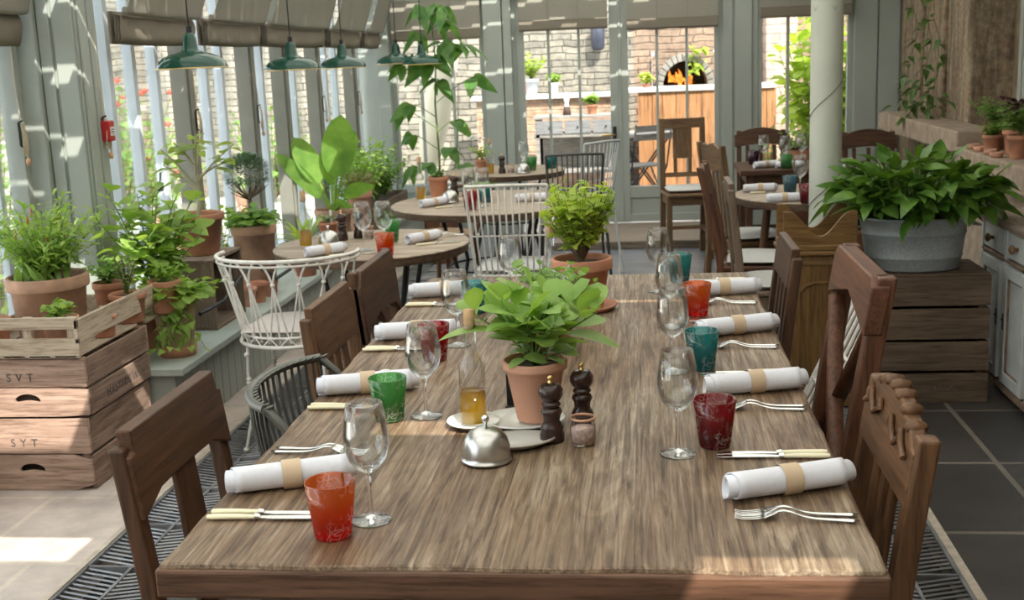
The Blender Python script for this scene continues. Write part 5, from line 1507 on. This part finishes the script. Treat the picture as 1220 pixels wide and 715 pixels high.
F.build('foliage', leafmat('aubergine_leaf', (.25,.36,.12),(.46,.56,.20),.5), t); S.build('stems', plain('pale_stem',(.42,.40,.25),.7), t)
m = MB(); m.tube([(-.13,-.08,.40),(-.135,-.08,.365),(-.14,-.08,.345)],[.004,.004,.004],6); m.lathe([(0,0),(.016,.006),(.021,.020),(.017,.036),(0,.044)], 14, (-.14,-.08,.31)); m.build('aubergine', plain('aubergine_skin',(.05,.02,.03),.25), t, label='one small dark aubergine')
# tall trellis stem plant beside it and topiary
t = potted('potted_rosemary_ball', 'clipped rosemary ball on a bare stem in a ledge pot', (-2.2,6.30,.47), .095,.07,.14, TERRA)
S = MB(); S.tube([(0,0,.10),(.01,0,.24),(0,.005,.36)], [.016,.013,.012], 8)
for k in range(26):
    d = rdir(R.random()*6.28, R.uniform(.3,1.3)); S.tube([(0,0,.33), Vector((0,0,.33))+d*.07, Vector((0,0,.34))+d*.13], [.005,.003,.002], 5)
F = MB()
for k in range(2600):
    d = Vector((R.gauss(0,1),R.gauss(0,1),R.gauss(0,1)))
    d.normalize()
    if d.z < -.45: continue
    p = Vector((0,0,.47)) + Vector((d.x*.115,d.y*.115,d.z*.105))*R.uniform(.78,1.0)
    F.leaf(p, (d+Vector((R.uniform(-.4,.4),R.uniform(-.4,.4),R.uniform(-.1,.5)))), .034, .008, .1, .1, 'lance', 0, 2)
F.build('foliage', L_BLUE, t); S.build('stems', STEMB, t)
t = thing('upturned_pot', 'upturned terracotta pot used as a stand on the ledge', 'pot', (-2.2,6.30,.318)); m = MB(); m.lathe([(0,.152),(.08,.152),(.10,.05),(.11,.048),(.112,.0),(.10,.0)], 30); m.build('pot_body', TERRA_W, t)
t = potted('potted_ivy', 'weathered pot overflowing with round leaved ivy on the ledge', (-2.09,6.02,.318), .12,.10,.38, TERRA_W, rim=.14)
grow(t, (0,0,.33), .22,.20,34,10,.050,.048,'round', leaf=L_MID, petiole=.012, sag=.08)
t = potted('potted_trailer', 'ledge pot of pale trailing leaves beneath the ivy pot', (-1.98,6.55,.318), .075,.06,.13, TERRA)
grow(t, (0,0,.11), .16,.12,18,9,.038,.028,'ovate', leaf=L_FRESH, sag=.03)
for i, (x, y, s, mt) in enumerate(((-2.02,5.80,.055,TERRA),(-2.00,5.95,.045,TERRA),(-2.04,5.70,.05,TERRA_P))):
    t = thing('empty_pot', ('small empty terracotta pot on the ledge beside the dark crate','smaller empty terracotta pot on the ledge under the wire chair rim','pinkish empty pot on the ledge, nearest the dark crate')[i], 'pot', (x,y,.318), 0, 'small ledge pots')
    m = MB(); m.lathe(pot_profile(s,s*.7,s*1.9), 28); m.build('pot_body', mt, t)
# black hose / cable along the ledge
t = thing('black_hose', 'black hose sagging along the window ledge pots', 'hose', (0,0,0))
m = MB(); m.tube([(-2.0,4.95,.44),(-1.965,5.15,.455),(-1.955,5.35,.52),(-1.96,5.6,.56),(-1.95,5.9,.42),(-1.96,6.3,.42),(-1.98,6.8,.50)], .010, 8); m.build('hose', BLACK, t)
t = thing('tall_shoots','light shoots with small leaves climbing between the ledge pots','plant',(-2.25,5.85,.318))
grow(t, (0,0,.0), .66,.16,9,14,.045,.036,'heart', leaf=L_FRESH, t0=.2, sr=.003)

# ---- banana like plant and geranium crate
t = potted('potted_canna', 'broad leaved canna plant with tall upright paddle leaves', (-2.08,7.62,.40), .13,.10,.17, TERRA_W)
m = MB(); m.lathe([(0,-.082),(.11,-.082),(.12,-.07),(.12,0),(0,0)], 24); m.build('pot_stand', TERRA_W, t)
F, S = MB(), MB()
for az, e, L, W, st, dr, ro in ((5.9,1.40,.44,.22,.22,.04,.1),(3.35,1.17,.38,.16,.20,.10,.2),(.35,1.27,.34,.13,.24,.10,1.4),(3.35,.90,.46,.12,.10,.10,-.9),(6.0,.72,.30,.11,.12,.35,.5),(5.4,.45,.28,.10,.08,.4,.2),(1.9,1.2,.34,.14,.18,.2,.0)):
    d = rdir(az, e); p = Vector((0,0,.14)); q = p+d*st+V(0,0,.02); S.tube([p,(p+q)/2,q], [.012,.010,.007], 8); F.leaf(q, d, L, W, dr, .14, 'banana', ro*.5, 10, (.27,-.96,.15))
F.build('foliage', L_BAN, t); S.build('stems', leafmat('canna_stem',(.22,.40,.06),(.36,.52,.10),.3), t)
t = thing('herb_trough', 'long wooden trough of bushy geraniums and herbs on the ledge', 'planter', (-2.10,8.67,.318))
for x in (-.15,.15):
    for z in (.01,.10): 
        m = MB(); m.box(x-.008,x+.008,-.55,.75,z,z+.075); m.build('side_board', WD2['y'], t, .002)
m = MB(); m.box(-.15,.15,-.558,-.545,.01,.175); m.build('end_board', WD2['x'], t, .002)
m = MB(); m.box(-.15,.15,.735,.75,.01,.175); m.build('end_board', WD2['x'], t, .002)
m = MB(); m.box(-.14,.14,-.54,.74,.10,.14); m.build('soil', SOIL, t)
for y, g, lf, Lf, W in ((-.36,.52,L_MID,.050,.038),(.0,.62,L_FRESH,.055,.030),(.32,.55,L_MID,.050,.022),(.60,.45,L_MID,.05,.024)):
    F, S = MB(), MB(); bush(F, S, (0,y,.13), g, .27, 34, 17, Lf, W, 'ovate', .3, .25, (-.3,.8), .0025, rng=rg, N=4, sag=.04); F.build('foliage', lf, t); S.build('stems', STEM, t)
F, S = MB(), MB()
bush(F, S, (.17,-.3,.05), .10, .16, 16, 9, .05, .02, 'lance', .6, .2, (-.6,.5), .002, rng=rg, az0=-2, az1=1); F.build('trailing_foliage', L_MID, t)
m = MB(); c = Vector((.02,-.36,.66))
for k in range(5): m.leaf(c, rdir(k*1.257,.25), .045, .040, .1, -.15, 'round', 0, 4)
m.build('flower', plain('magenta_petal', (.78,.06,.25), .5), t, label='magenta flower')
t = potted('potted_grass_tuft', 'terracotta pot of dark flowering shoots at the end of the trough', (-1.98,7.95,.318), .09,.07,.36, TERRA_P)
grow(t, (0,0,.3), .20,.18,22,12,.04,.022,'ovate', leaf=leafmat('flushed_leaf',(.24,.20,.10),(.38,.36,.14),.4), N=4)
t = potted('potted_fern_clump', 'low clump of strap leaves on the ledge behind the oil bottle', (-2.06,6.85,.318), .085,.065,.13, TERRA)
F = MB()
for k in range(26): F.leaf((0,0,.11), rdir(R.random()*6.28, R.uniform(.6,1.4)), R.uniform(.22,.36), .035, .35, .25, 'lance')
F.build('foliage', L_BRIGHT, t)

# ---- tall climber in the corner
t = potted('potted_climber', 'tall climber with large drooping oval leaves in the rear corner', (-1.56,8.78,0), .15,.11,.42, TERRA)
F, S = MB(), MB(); rg2 = random.Random(11)
S.tube([(0,0,.38),(.01,0,.8),(-.005,.02,1.2),(.02,0,1.5),(.0,0,1.92)], [.009,.008,.007,.006,.004], 8)
S.tube([(.06,.02,.38),(.15,.04,.9),(.17,.06,1.3)], [.006,.005,.003], 6)
def spray(p, az, L0, n, Lf, W, up=.5):
    d = rdir(az, up); p = Vector(p); e = p+d*L0
    S.tube([p, p+d*L0*.6+V(0,0,.02), e], .0035, 5)
    for k in range(n): F.leaf(e - d*R.random()*.03, rdir(az+(k-(n-1)/2)*1.1+rg2.uniform(-.25,.25), rg2.uniform(-.8,.1)), Lf*rg2.uniform(.5,.85), W*rg2.uniform(.75,1.05), .5, .18, 'ovate', rg2.uniform(-.7,.7), 6, (R.uniform(-.5,.8),-1,R.uniform(-.2,.6)) if k % 2 else None)
for z, az, L0, n, Lf, W in ((1.90,1.0,.05,5,.21,.085),(1.86,3.3,.10,4,.24,.09),(1.83,5.9,.14,4,.24,.085),(1.74,.2,.12,3,.22,.09),(1.66,3.0,.14,3,.22,.09),(1.58,5.6,.14,4,.26,.11),(1.50,6.1,.28,4,.26,.12),
    (1.48,4.5,.10,4,.28,.12),(1.44,2.6,.20,3,.24,.11),(1.38,3.3,.28,3,.20,.09),(1.33,5.2,.10,3,.24,.11),(1.10,3.4,.22,3,.22,.10),(1.02,3.1,.30,3,.17,.08),(1.20,5.9,.40,3,.24,.12),(.98,5.9,.20,2,.18,.09),(.86,3.0,.24,3,.22,.10),(.80,5.6,.16,3,.2,.1),(.70,4.2,.14,3,.22,.1),(.62,2.9,.26,3,.24,.09),(.62,5.8,.26,3,.24,.09)):
    spray((0,0,z), az, L0, n+(1 if z > 1.3 else 0), Lf, W)
F.build('foliage', L_CLIMB, t); S.build('stems', STEM, t)

# ---- small pots on the round tables
t = potted('potted_thyme', 'small terracotta pot of thyme with a white label on the nearest round table', (-1.44,5.16,.739), .045,.034,.075, TERRA)
grow(t, (0,0,.065), .055,.06,16,8,.016,.008,'round', leaf=leafmat('thyme_leaf',(.26,.32,.16),(.40,.46,.24),.3), N=3)
m = MB(); m.box(.01,.022,-.002,0,.05,.13); m.build('plant_label', CERAM, t, label='white plant label')
t = potted('potted_cactus', 'small terracotta pot of dark succulents on the middle round table', (-1.20,6.72,.739), .062,.048,.115, TERRA)
grow(t, (0,0,.10), .05,.075,16,5,.035,.02,'round', leaf=L_DARK, N=4)
t = potted('potted_herb_flower', 'small pot with white blossom on the furthest round table', (-1.13,8.1,.739), .05,.04,.09, TERRA)
grow(t, (0,0,.08), .12,.09,12,6,.04,.025,'ovate', leaf=L_FRESH)
S = MB()
for k in range(7): S.lathe([(0,-.012),(.014,0),(0,.012)], 8, (R.uniform(-.08,.02),R.uniform(-.04,.04),R.uniform(.20,.25)))
S.build('blossom', CERAM, t, label='white blossom')
t = potted('potted_table_herb', 'low spreading herb on the right of the middle round table', (-.92,6.55,.739), .06,.045,.06, TERRA)
grow(t, (0,0,.05), .05,.10,18,6,.04,.022,'ovate', leaf=L_MID, N=4)

# ---- galvanised tub
def galv():
    m, nt, out = newmat('galvanised_zinc')
    p = N(nt, 'ShaderNodeBsdfPrincipled', Roughness=.5, Metallic=.25)
    v = N(nt, 'ShaderNodeTexVoronoi', Scale=130.0); nt.links.new(coords(nt, rnd=False), v.inputs['Vector'])
    s = nt.nodes.new('ShaderNodeSeparateColor'); nt.links.new(v.outputs['Color'], s.inputs[0])
    nt.links.new(ramp(nt, s.outputs[0], [(0,(.31,.34,.35)),(1,(.40,.43,.44))]), p.inputs['Base Color']); nt.links.new(p.outputs[0], out.inputs[0]); return m
GALV = galv()
t = thing('galvanised_tub', 'oval galvanised tub planted with big glossy dark leaves, on the dark crates', 'planter', (1.135,5.13,.560))
m = MB(); prof = [(0,.004),(.185,.004),(.19,0),(.195,.006),(.20,.05),(.2035,.053),(.2045,.058),(.2025,.063),(.214,.150),(.2175,.153),(.2185,.158),(.2165,.163),(.224,.214),(.230,.218),(.231,.224),(.226,.228),(.221,.224),(.216,.17)]
m.lathe(prof, 56, sy=.72); m.build('tub', GALV, t)
m = MB(); m.lathe([(0,.19),(.20,.185)], 30, sy=.72); m.build('soil', SOIL, t)
for s in (-1, 1):
    m = MB(); m.tube([(s*.228,-.05,.19),(s*.262,-.05,.185),(s*.27,0,.18),(s*.262,.05,.185),(s*.228,.05,.19)], .005, 8); m.build('handle', GALV, t)
F, S = MB(), MB(); rg3 = random.Random(5)
for k in range(480):
    a = rg3.random()*6.28; q = math.sqrt(rg3.random()); p = Vector((math.cos(a)*.17*q+.01, math.sin(a)*.12*q, .20))
    e = 1.42-.85*q*rg3.uniform(.5,1.1); d = rdir(a+rg3.uniform(-.5,.5), e); L0 = rg3.uniform(.08,.29)*(1-.15*q)
    b = p+d*L0; S.tube([p,b], .003, 4, caps=False)
    F.leaf(b, rdir(a+rg3.uniform(-1.3,1.3), e-rg3.uniform(.1,1.0)), rg3.uniform(.10,.155), rg3.uniform(.046,.068), rg3.uniform(.15,.6), .22, 'ovate', rg3.uniform(-.8,.8), 6)
F.build('foliage', L_DARK, t); S.build('stems', STEM, t)
t = potted('potted_glossy_shrub', 'terracotta pot of glossy dark leaves between the column and the tub', (.98,5.48,.56), .07,.055,.12, TERRA)
grow(t, (0,0,.10), .22,.13,20,7,.09,.036,'ovate', leaf=L_DARK)
t = thing('plant_stand_box', 'dark box standing behind the oak box under a terracotta pot', 'box', (.98,5.47,0)); m = MB(); m.box(-.085,.085,-.085,.085,0,.56); m.build('box_body', WD2['z'], t, .004)

# ---- stone ledge pots
for i, (x, y, s, lf, nm, lb, h, r, Lf, W, sh) in enumerate((
    (2.00,7.05,.075,L_MID,'potted_pelargonium','tallest potted herb at the back of the lower stone ledge',.22,.15,.045,.03,'ovate'),
    (2.02,6.72,.075,L_PURP,'potted_purple_basil','terracotta pot of purple leaves on the stone ledge',.24,.12,.06,.03,'ovate'),
    (1.96,6.45,.070,L_FERN,'potted_fern','terracotta pot with an upright fern on the stone ledge',.20,.11,.09,.022,'lance'),
    (1.98,6.15,.062,L_FERN,'potted_small_fern','smaller fern pot at the right picture edge on the stone ledge',.17,.09,.07,.02,'lance'),
    (1.93,6.85,.055,L_MID,'potted_ledge_herb','short terracotta pot of green herb in front of the purple leaves',.09,.09,.035,.025,'ovate'))):
    t = potted(nm, lb, (x,y,.887), s,s*.72,s*1.75, TERRA, group='pots on the stone ledge')
    grow(t, (0,0,s*1.5), h, r, 18, 9, Lf, W, sh, leaf=lf, stem=STEMB if lf is L_PURP else STEM)
for i, (x, y) in enumerate(((1.90,7.12),(1.89,6.95),(1.89,6.74),(1.87,6.55))):
    o = MB(); o.lathe([(0,0),(.03,0),(.036,.028),(.033,.028),(.028,.006),(0,.006)], 20); p = o.build('candle_cup', TERRA_P); p.location = (x,y,.886)
    tag(p, ('tiny clay cup on the stone ledge, furthest from the viewer','tiny clay cup, second from the far end of the ledge','tiny clay cup before the purple leaves on the ledge','tiny clay cup nearest the viewer on the ledge')[i], 'cup', 'tiny clay cups')
t = thing('zinc_churn', 'small domed zinc churn standing before the stone ledge', 'churn', (1.72,7.9,0))
m = MB(); m.lathe([(.09,0),(.09,.54),(.08,.57),(.05,.60),(0,.61)], 30); m.build('drum', GALV, t)
t = thing('hanging_vine', 'thin vine with scattered leaves hanging down the right stone pier', 'vine', (2.0,9.0,0))
F, S = MB(), MB()
for x0, y0, z0, z1 in ((-.02,.15,2.4,1.25),(.02,-.1,2.4,1.05),(.04,-.35,2.2,.98),(-.10,-.2,1.25,.99)):
    P = [Vector((x0+.05*math.sin(k*1.3+x0*9), y0+.06*math.cos(k*1.1), z0+(z1-z0)*k/9)) for k in range(10)]
    S.tube(P, .002, 5)
    for k, p in enumerate(P):
        for j in range(2 if k < 6 else 4): F.leaf(p+V(0,0,R.uniform(-.04,.04)), rdir(R.uniform(2.4,5.2), R.uniform(-.8,.3)), R.uniform(.06,.10), R.uniform(.04,.055), .4, .2, 'heart', R.uniform(-.6,.6))
for k in range(24): F.leaf((R.uniform(-.16,.08), R.uniform(-.75,.2), R.uniform(.98,1.2)), rdir(R.uniform(2.2,5.4), R.uniform(-.5,.5)), R.uniform(.06,.10), .045, .4, .2, 'heart', R.uniform(-.6,.6))
F.build('foliage', leafmat('vine_leaf', (.06,.14,.035),(.14,.24,.06),.3,.3), t); S.build('stems', STEMB, t)
t = potted('potted_sill_plant', 'terracotta pot with thin green sprays on the rear sill right of the column', (1.15,9.1,0), .12,.09,.75, TERRA)
grow(t, (0,0,.7), .22,.25,16,8,.06,.04,'ovate', leaf=L_MID)
t = potted('potted_rear_herb', 'terracotta pot by the rear window behind the curved crest chair', (1.32,9.6,0), .13,.10,.80, TERRA)
grow(t, (0,0,.75), .15,.15,14,7,.05,.03,'ovate', leaf=L_FRESH)
# ------------------------------------------------------------------ outside
PAVE = tiles('terrace_paving', (.44,.41,.37), (.40,.37,.34), (.30,.28,.25), .9, .6, .012, (0,0), .5, .8, .2)
m = MB(); m.box(-3,12,10.32,24,-.15,-.03); struct('ground', m, PAVE)
m = MB(); m.box(-16,-3,10.32,24,-.15,-.03); m.box(-16,-2.7,-4,10.32,-.15,-.03); struct('ground', m, tiles('pale_garden_paving', (.78,.75,.70), (.70,.68,.63), (.58,.55,.50), .9, .6, .012, (0,0), .5, .8, .2))
RUB = rubble('terrace_rubble_wall', (.38,.34,.28), (.23,.21,.18), (.09,.08,.065))
RUB_B = rubble('rosy_rubble_wall', (.38,.26,.19), (.27,.19,.14), (.15,.11,.08))
RUB_P = rubble('pale_garden_wall', (.86,.83,.76), (.74,.70,.64), (.55,.51,.46), .36, .11)
m = MB(); m.box(-3.2,-.12,14,14.4,-.1,4.2); m.box(-9.8,-3.2,14,14.4,-.1,2.9); struct('wall_2', m, RUB)
m = MB(); m.box(-.12,.09,14,14.4,-.1,4.2); m.box(.85,5,14,14.4,-.1,4.2); m.box(.09,.85,14,14.4,-.1,1.088); m.box(.09,.85,14,14.4,1.512,4.2); struct('wall_3', m, RUB_B)
m = MB(); m.box(-9.8,-9.4,-4,14,-.1,1.9); struct('wall_4', m, RUB_P)
m = MB(); m.box(-7.4,-7.0,5.0,14,-.1,.8); struct('wall_5', m, RUB_P)
# oven
t = thing('pizza_oven', 'wood fired oven with an arched stone mouth built into the terrace wall', 'oven', (.47,13.93,1.09))
cx = 0; ri, ro = .255, .335
n = 20
spand = [(-.37,0)] ; 
m = MB(); outer = []; inner = []
for k in range(n+1):
    a = PI*k/n; c, s = math.cos(a), math.sin(a); q = max(abs(c)/.375, s/.42) ; outer.append((c/q, s/q)); inner.append((ri*c, .02+.29*s))
for k in range(n):
    quad = [outer[k], outer[k+1], inner[k+1], inner[k]]; m.prism(quad, 'y', .02, .45)
m.build('oven_body', RUB_B, t)
m = MB(); nv = 15
for k in range(nv):
    a0 = PI*(k+.06)/nv; a1 = PI*(k+.94)/nv
    P = lambda r, a: (r*math.cos(a), .02+r*1.13*math.sin(a))
    m.prism([P(ri,a0),P(ro,a0),P(ro,a1),P(ri,a1)], 'y', -.05, .04)
m.build('arch_stones', plain('arch_stone', (.27,.245,.22), .9, noise=.25, nscale=12, bmp=.3), t, .006, label='grey arch stones')
m = MB(); m.box(-.36,.36,-.02,.9,-.0,.025); m.build('hearth', plain('hearth_stone', (.42,.40,.38), .8), t)
m = MB(); m.box(-.34,.34,.85,.9,0,.45); m.box(-.34,-.30,.3,.9,0,.45); m.box(.30,.34,.3,.9,0,.45); m.box(-.34,.34,.3,.9,.40,.45); m.build('chamber', plain('chamber_black', (.02,.017,.015), .95), t)  # chamber walls in one near-black colour
m = MB(); rf = random.Random(4)
for k in range(16):
    x = rf.uniform(-.17,.08); y = rf.uniform(.35,.6); h = rf.uniform(.07,.20)
    m.tube([(x,y,.03),(x+rf.uniform(-.02,.02),y,.03+h*.4),(x+rf.uniform(-.03,.03),y,.03+h*.75),(x+rf.uniform(-.04,.04),y,.03+h)], [.022,.028,.016,.002], 7)
m.build('flames', emis('fire', (1.0,.28,.04), 3.2), t, label='orange flames')
m = MB()
for k in range(4): m.cyl((-.2+.04*k,.3+.05*k,.045),(.05+.03*k,.5,.05),.022,n=8)
m.build('logs', plain('charred_log', (.05,.03,.02), .9), t)
t = thing('oven_vine', 'leafy vine hanging across the oven mouth', 'vine', (.60,13.86,1.58))
F, S = MB(), MB(); S.tube([(.0,0,.02),(.04,-.02,-.12),(.0,-.02,-.3)], .004, 5)
for k in range(26): F.leaf((R.uniform(-.11,.10), R.uniform(-.06,0), R.uniform(-.34,0)), rdir(R.uniform(3.3,6.1), R.uniform(-.9,.2)), .09, .075, .3, .2, 'heart', R.uniform(-.5,.5))
F.build('foliage', L_BRIGHT, t); S.build('stems', STEM, t)
# plank counter
t = thing('plank_counter', 'terrace counter of warm upright planks with a white top', 'counter', (.40,13.0,0))
PLK = wood('orange_planks', (.30,.125,.05), (.50,.26,.12), 'z', .7, .45)  # orange is the planks' own wood colour
m = MB(); rp = random.Random(2); x = -.47
while x < .95:
    w = rp.uniform(.10,.16); m.box(x, x+w-.005, -.02+rp.uniform(-.004,.004), 0, -.03, 1.09); x += w
m.box(-.47,.95,0,.5,-.03,1.08); m.build('plank_front', PLK, t, .002)
m = MB(); m.box(-.62,1.0,-.05,.55,1.09,1.135); m.build('counter_top', plain('white_stone_top', (.62,.62,.62), .5), t, .004)
# brick wall with white coping and the potting bench
BR = tiles('terrace_brick', (.66,.42,.30), (.58,.40,.31), (.60,.55,.48), .22, .075, .01, (0,0), .5, .85)
m = MB(); m.box(-1.9,-.25,13.35,13.55,-.05,1.05)
o = struct('wall_6', m, rubble('orange_brickish_wall', (.58,.34,.22),(.46,.33,.25),(.42,.36,.30), .22, .08))
m = MB(); m.box(-1.95,-.20,13.28,13.6,1.05,1.10); struct('trim_8', m, MATS['white_stone_top'])
t = thing('potting_bench', 'whitewashed potting bench with a row of drawers on the terrace', 'bench', (-.66,12.55,0))
WW = wood('whitewashed_wood', (.24,.22,.20), (.44,.41,.38), 'x', .8)
m = MB(); m.box(-.52,.42,-.02,.45,.86,.89); m.build('bench_top', WW, t, .003)
for k in range(3):
    m = MB(); m.box(-.49+.30*k,-.21+.30*k,-.01,.02,.70,.84); d = m.build('drawer', wood('grey_drawer',(.20,.20,.21),(.34,.34,.35),'x'), t, .003)
    m = MB(); m.lathe([(0,-.012),(.012,0),(0,.012)], 8, (-.35+.30*k,-.02,.77)); m.build('knob', BLACK, d)
m = MB(); m.box(-.52,.42,.0,.45,.66,.70); m.box(-.5,.4,.02,.42,.28,.31); m.box(-.5,.4,.40,.44,.3,.68); m.build('shelf', WW, t, .003)
for sx in (-.50,.38):
    for sy in (.0,.40): m = MB(); m.box(sx,sx+.04,sy,sy+.04,-.03,.86); m.build('leg', WW, t)
t = thing('wall_speaker', 'dark blue grey speaker mounted on the terrace rubble wall', 'speaker', (-.525,13.9,1.70))
m = MB(); m.lathe([(0,-.14),(.05,-.138),(.075,-.11),(.08,0),(.08,.12),(.06,.145),(0,.145)], 24, sy=.8); m.build('cabinet_shell', plain('slate_plastic', (.045,.05,.075), .4), t)
m = MB(); m.box(-.02,.02,.03,.12,-.03,.03); m.build('bracket', BLACK, t)
for i, (nm, lb, x, y, z, rt, h, mt, lf) in enumerate((
  ('potted_terrace_shrub','lime green shrub in a pale pot on the terrace wall',-1.27,13.42,1.10,.085,.17,plain('pale_zinc',(.55,.60,.66),.5),L_BRIGHT),
  ('potted_terrace_fern','smaller green plant in a white pot on the terrace wall',-1.02,13.42,1.10,.06,.12,CERAM,L_FRESH),
  ('potted_terrace_herb','little clay pot of greenery on the potting bench',-.56,12.7,.89,.06,.10,TERRA,L_FRESH),
  ('potted_counter_herb','pale yellow green plant at the left end of the plank counter',.02,13.1,1.135,.05,.04,TERRA,leafmat('lime_leaf',(.5,.6,.1),(.7,.75,.25),.4)))):
    t = potted(nm, lb, (x,y,z), rt, rt*.75, h, mt); grow(t, (0,0,h*.8), .36 if i == 0 else .14, .20 if i == 0 else .09, 26, 8, .06, .045, 'ovate', leaf=lf, N=4)
t = thing('clay_cone', 'terracotta forcing cone on the terrace wall', 'pot', (-1.45,13.42,1.10)); m = MB(); m.lathe([(.11,0),(.105,.03),(.045,.26),(.03,.27),(0,.27)], 20); m.build('pot_body', plain('orange_clay',(.62,.28,.15),.8), t)
t = thing('garden_figurine', 'small white and brown figurine on the potting bench', 'figurine', (-.83,12.7,.89))
m = MB(); m.lathe([(0,0),(.045,0),(.035,.06),(.02,.12),(.03,.16),(.035,.20),(.02,.235),(0,.24)], 16); m.build('figure', CERAM, t)
m = MB(); m.lathe([(.02,.0),(.046,.0),(.037,.06),(.03,.09)], 16); m.build('base', plain('dark_base',(.08,.05,.04),.6), t)
# folding cafe table and chair
t = thing('folding_cafe_table', 'grey folding cafe table outside the glazed door', 'table', (-.02,12.0,0))
m = MB(); m.box(-.32,.32,-.28,.28,.70,.725); m.build('tabletop', wood('grey_slats',(.30,.27,.25),(.50,.47,.44),'x',.8), t, .003)
for s in (-1,1):
    m = MB(); m.tube([(-.26,s*.22,-.03),(.26,s*.22,.70)], .010, 6); m.build('leg', BLACK, t)
    m = MB(); m.tube([(.26,s*.20,-.03),(-.26,s*.20,.70)], .010, 6); m.build('leg', BLACK, t)
t = thing('folding_slat_chair', 'dark folding slatted chair outside, seat level with the pane bottom', 'chair', (-.05,11.45,0), .5)
m = MB()
for k in range(6): m.box(-.2,.2,-.18+.06*k,-.135+.06*k,.44,.455)
m.build('seat', wood('dark_slats',(.16,.14,.12),(.30,.27,.24),'x',.8), t, .002)
for s in (-1,1):
    m = MB(); m.tube([(s*.2,-.2,-.03),(s*.2,.18,.44)], .009, 6); m.build('leg', BLACK, t)
    m = MB(); m.tube([(s*.19,.2,-.03),(s*.19,-.18,.44),(s*.19,-.28,.85)], .009, 6); m.build('leg', BLACK, t)
m = MB(); m.box(-.2,.2,-.27,-.255,.70,.76); m.box(-.2,.2,-.285,-.27,.78,.84); m.build('backrest', MATS['dark_slatsx'], t)
# stone steps and planters seen through the left rear pane
t = thing('parasol', 'closed cream parasol leaning outside the rear left window', 'parasol', (-2.0,11.6,0))
m = MB(); m.lathe([(.03,.35),(.10,.55),(.15,.9),(.13,1.5),(.08,2.1),(.03,2.6)], 14, (0,0,0), wob=.12)
m.v = [(a+.22*(c-1.2), b, c) for a, b, c in m.v]
m.build('canopy', fabric('cream_canvas', (.78,.72,.58), .2), t); m = MB(); m.tube([(-.264,0,-.03),(.3,0,2.6)], .02, 8); m.build('pole', WMD['z'], t)
# garden shrubs
def shrub(label, loc, r, h, n, lf, Lf=.10, W=.07, shape='ovate', name='garden_shrub', flowers=None, ns=26):
    t = thing(name, label, 'shrub', loc, R.random()*6, 'garden shrubs')
    F, S = MB(), MB(); rr = random.Random(hash(label) % 1000 if False else len(label)*7)
    bush(F, S, (0,0,0), h, r, ns, n, Lf, W, shape, .3, .12, (-.4,.9), .008, rng=rr, N=4, curve=.9)
    F.build('foliage', lf, t); S.build('stems', STEMB, t)
    if flowers:
        m = MB()
        for k in range(46):
            a = rr.random()*6.28; q = r*math.sqrt(rr.random())*.95; c = (q*math.cos(a), q*math.sin(a), h*rr.uniform(.25,.95)); m.lathe([(0,-.03),(.036,0),(0,.03)], 7, c)
        m.build('flowers', flowers, t, label='red flowers')
REDF = plain('red_flower', (.70,.10,.06), .6)
for a in (('shrub with red flowers seen between the first window posts',(-4.9,10.4,0),.75,1.55,22,L_MID,.11,.07,'ovate','garden_shrub',REDF),
  ('green shrub outside the second window bay',(-5.3,12.3,0),.7,1.3,20,L_FRESH),('low green shrub on the pale garden wall',(-6.5,13.2,0),.5,1.15,16,L_MID),
  ('leafy shrub outside the frame left of the big pillar',(-4.0,6.7,0),.62,1.7,26,L_FRESH),('second leafy shrub at the far left edge, outside the glass',(-4.1,7.7,0),.5,1.0,20,L_BRIGHT),
  ('pale green bush beyond the third window bay',(-4.3,13.2,0),.55,1.25,16,L_MID),('bush by the garden wall beyond the last side window',(-3.3,13.3,0),.45,1.0,14,L_FRESH)):
    shrub(*a)
t = thing('hop_climber', 'bright green climber filling the rear right window', 'climber', (1.86,11.7,0))
F, S = MB(), MB(); rr = random.Random(21)
bush(F, S, (0,0,0), 2.1, .62, 46, 34, .15, .14, 'round', .3, .08, (-.6,.7), .006, rng=rr, curve=.8, petiole=.03)
F.build('foliage', L_BRIGHT, t); S.build('stems', STEM, t)
shrub('small leaved green bush below the climber, outside the rear right window', (1.15,11.3,0), .40,.95,20,L_MID,.06,.04)
m = MB(); m.box(1.36,1.7,13.6,14.0,-.1,4); struct('pillar', m, rubble('rosy_brick_pier', (.60,.44,.36),(.50,.38,.32),(.44,.36,.30), .3, .1))
for i, (x, y, s) in enumerate(((-4.2,10.0,.14),(-4.25,12.2,.12),(-3.9,11.3,.10))):
    t = potted('garden_pot', ('large garden pot outside the second window bay','middle sized garden pot beyond the third window bay','smallest garden pot outside on the paving')[i], (x,y,-.03), s*1.3, s, s*2, TERRA_P, group='garden pots'); grow(t, (0,0,s*1.8), .3,.2,14,8,.07,.04, leaf=L_MID, N=4)
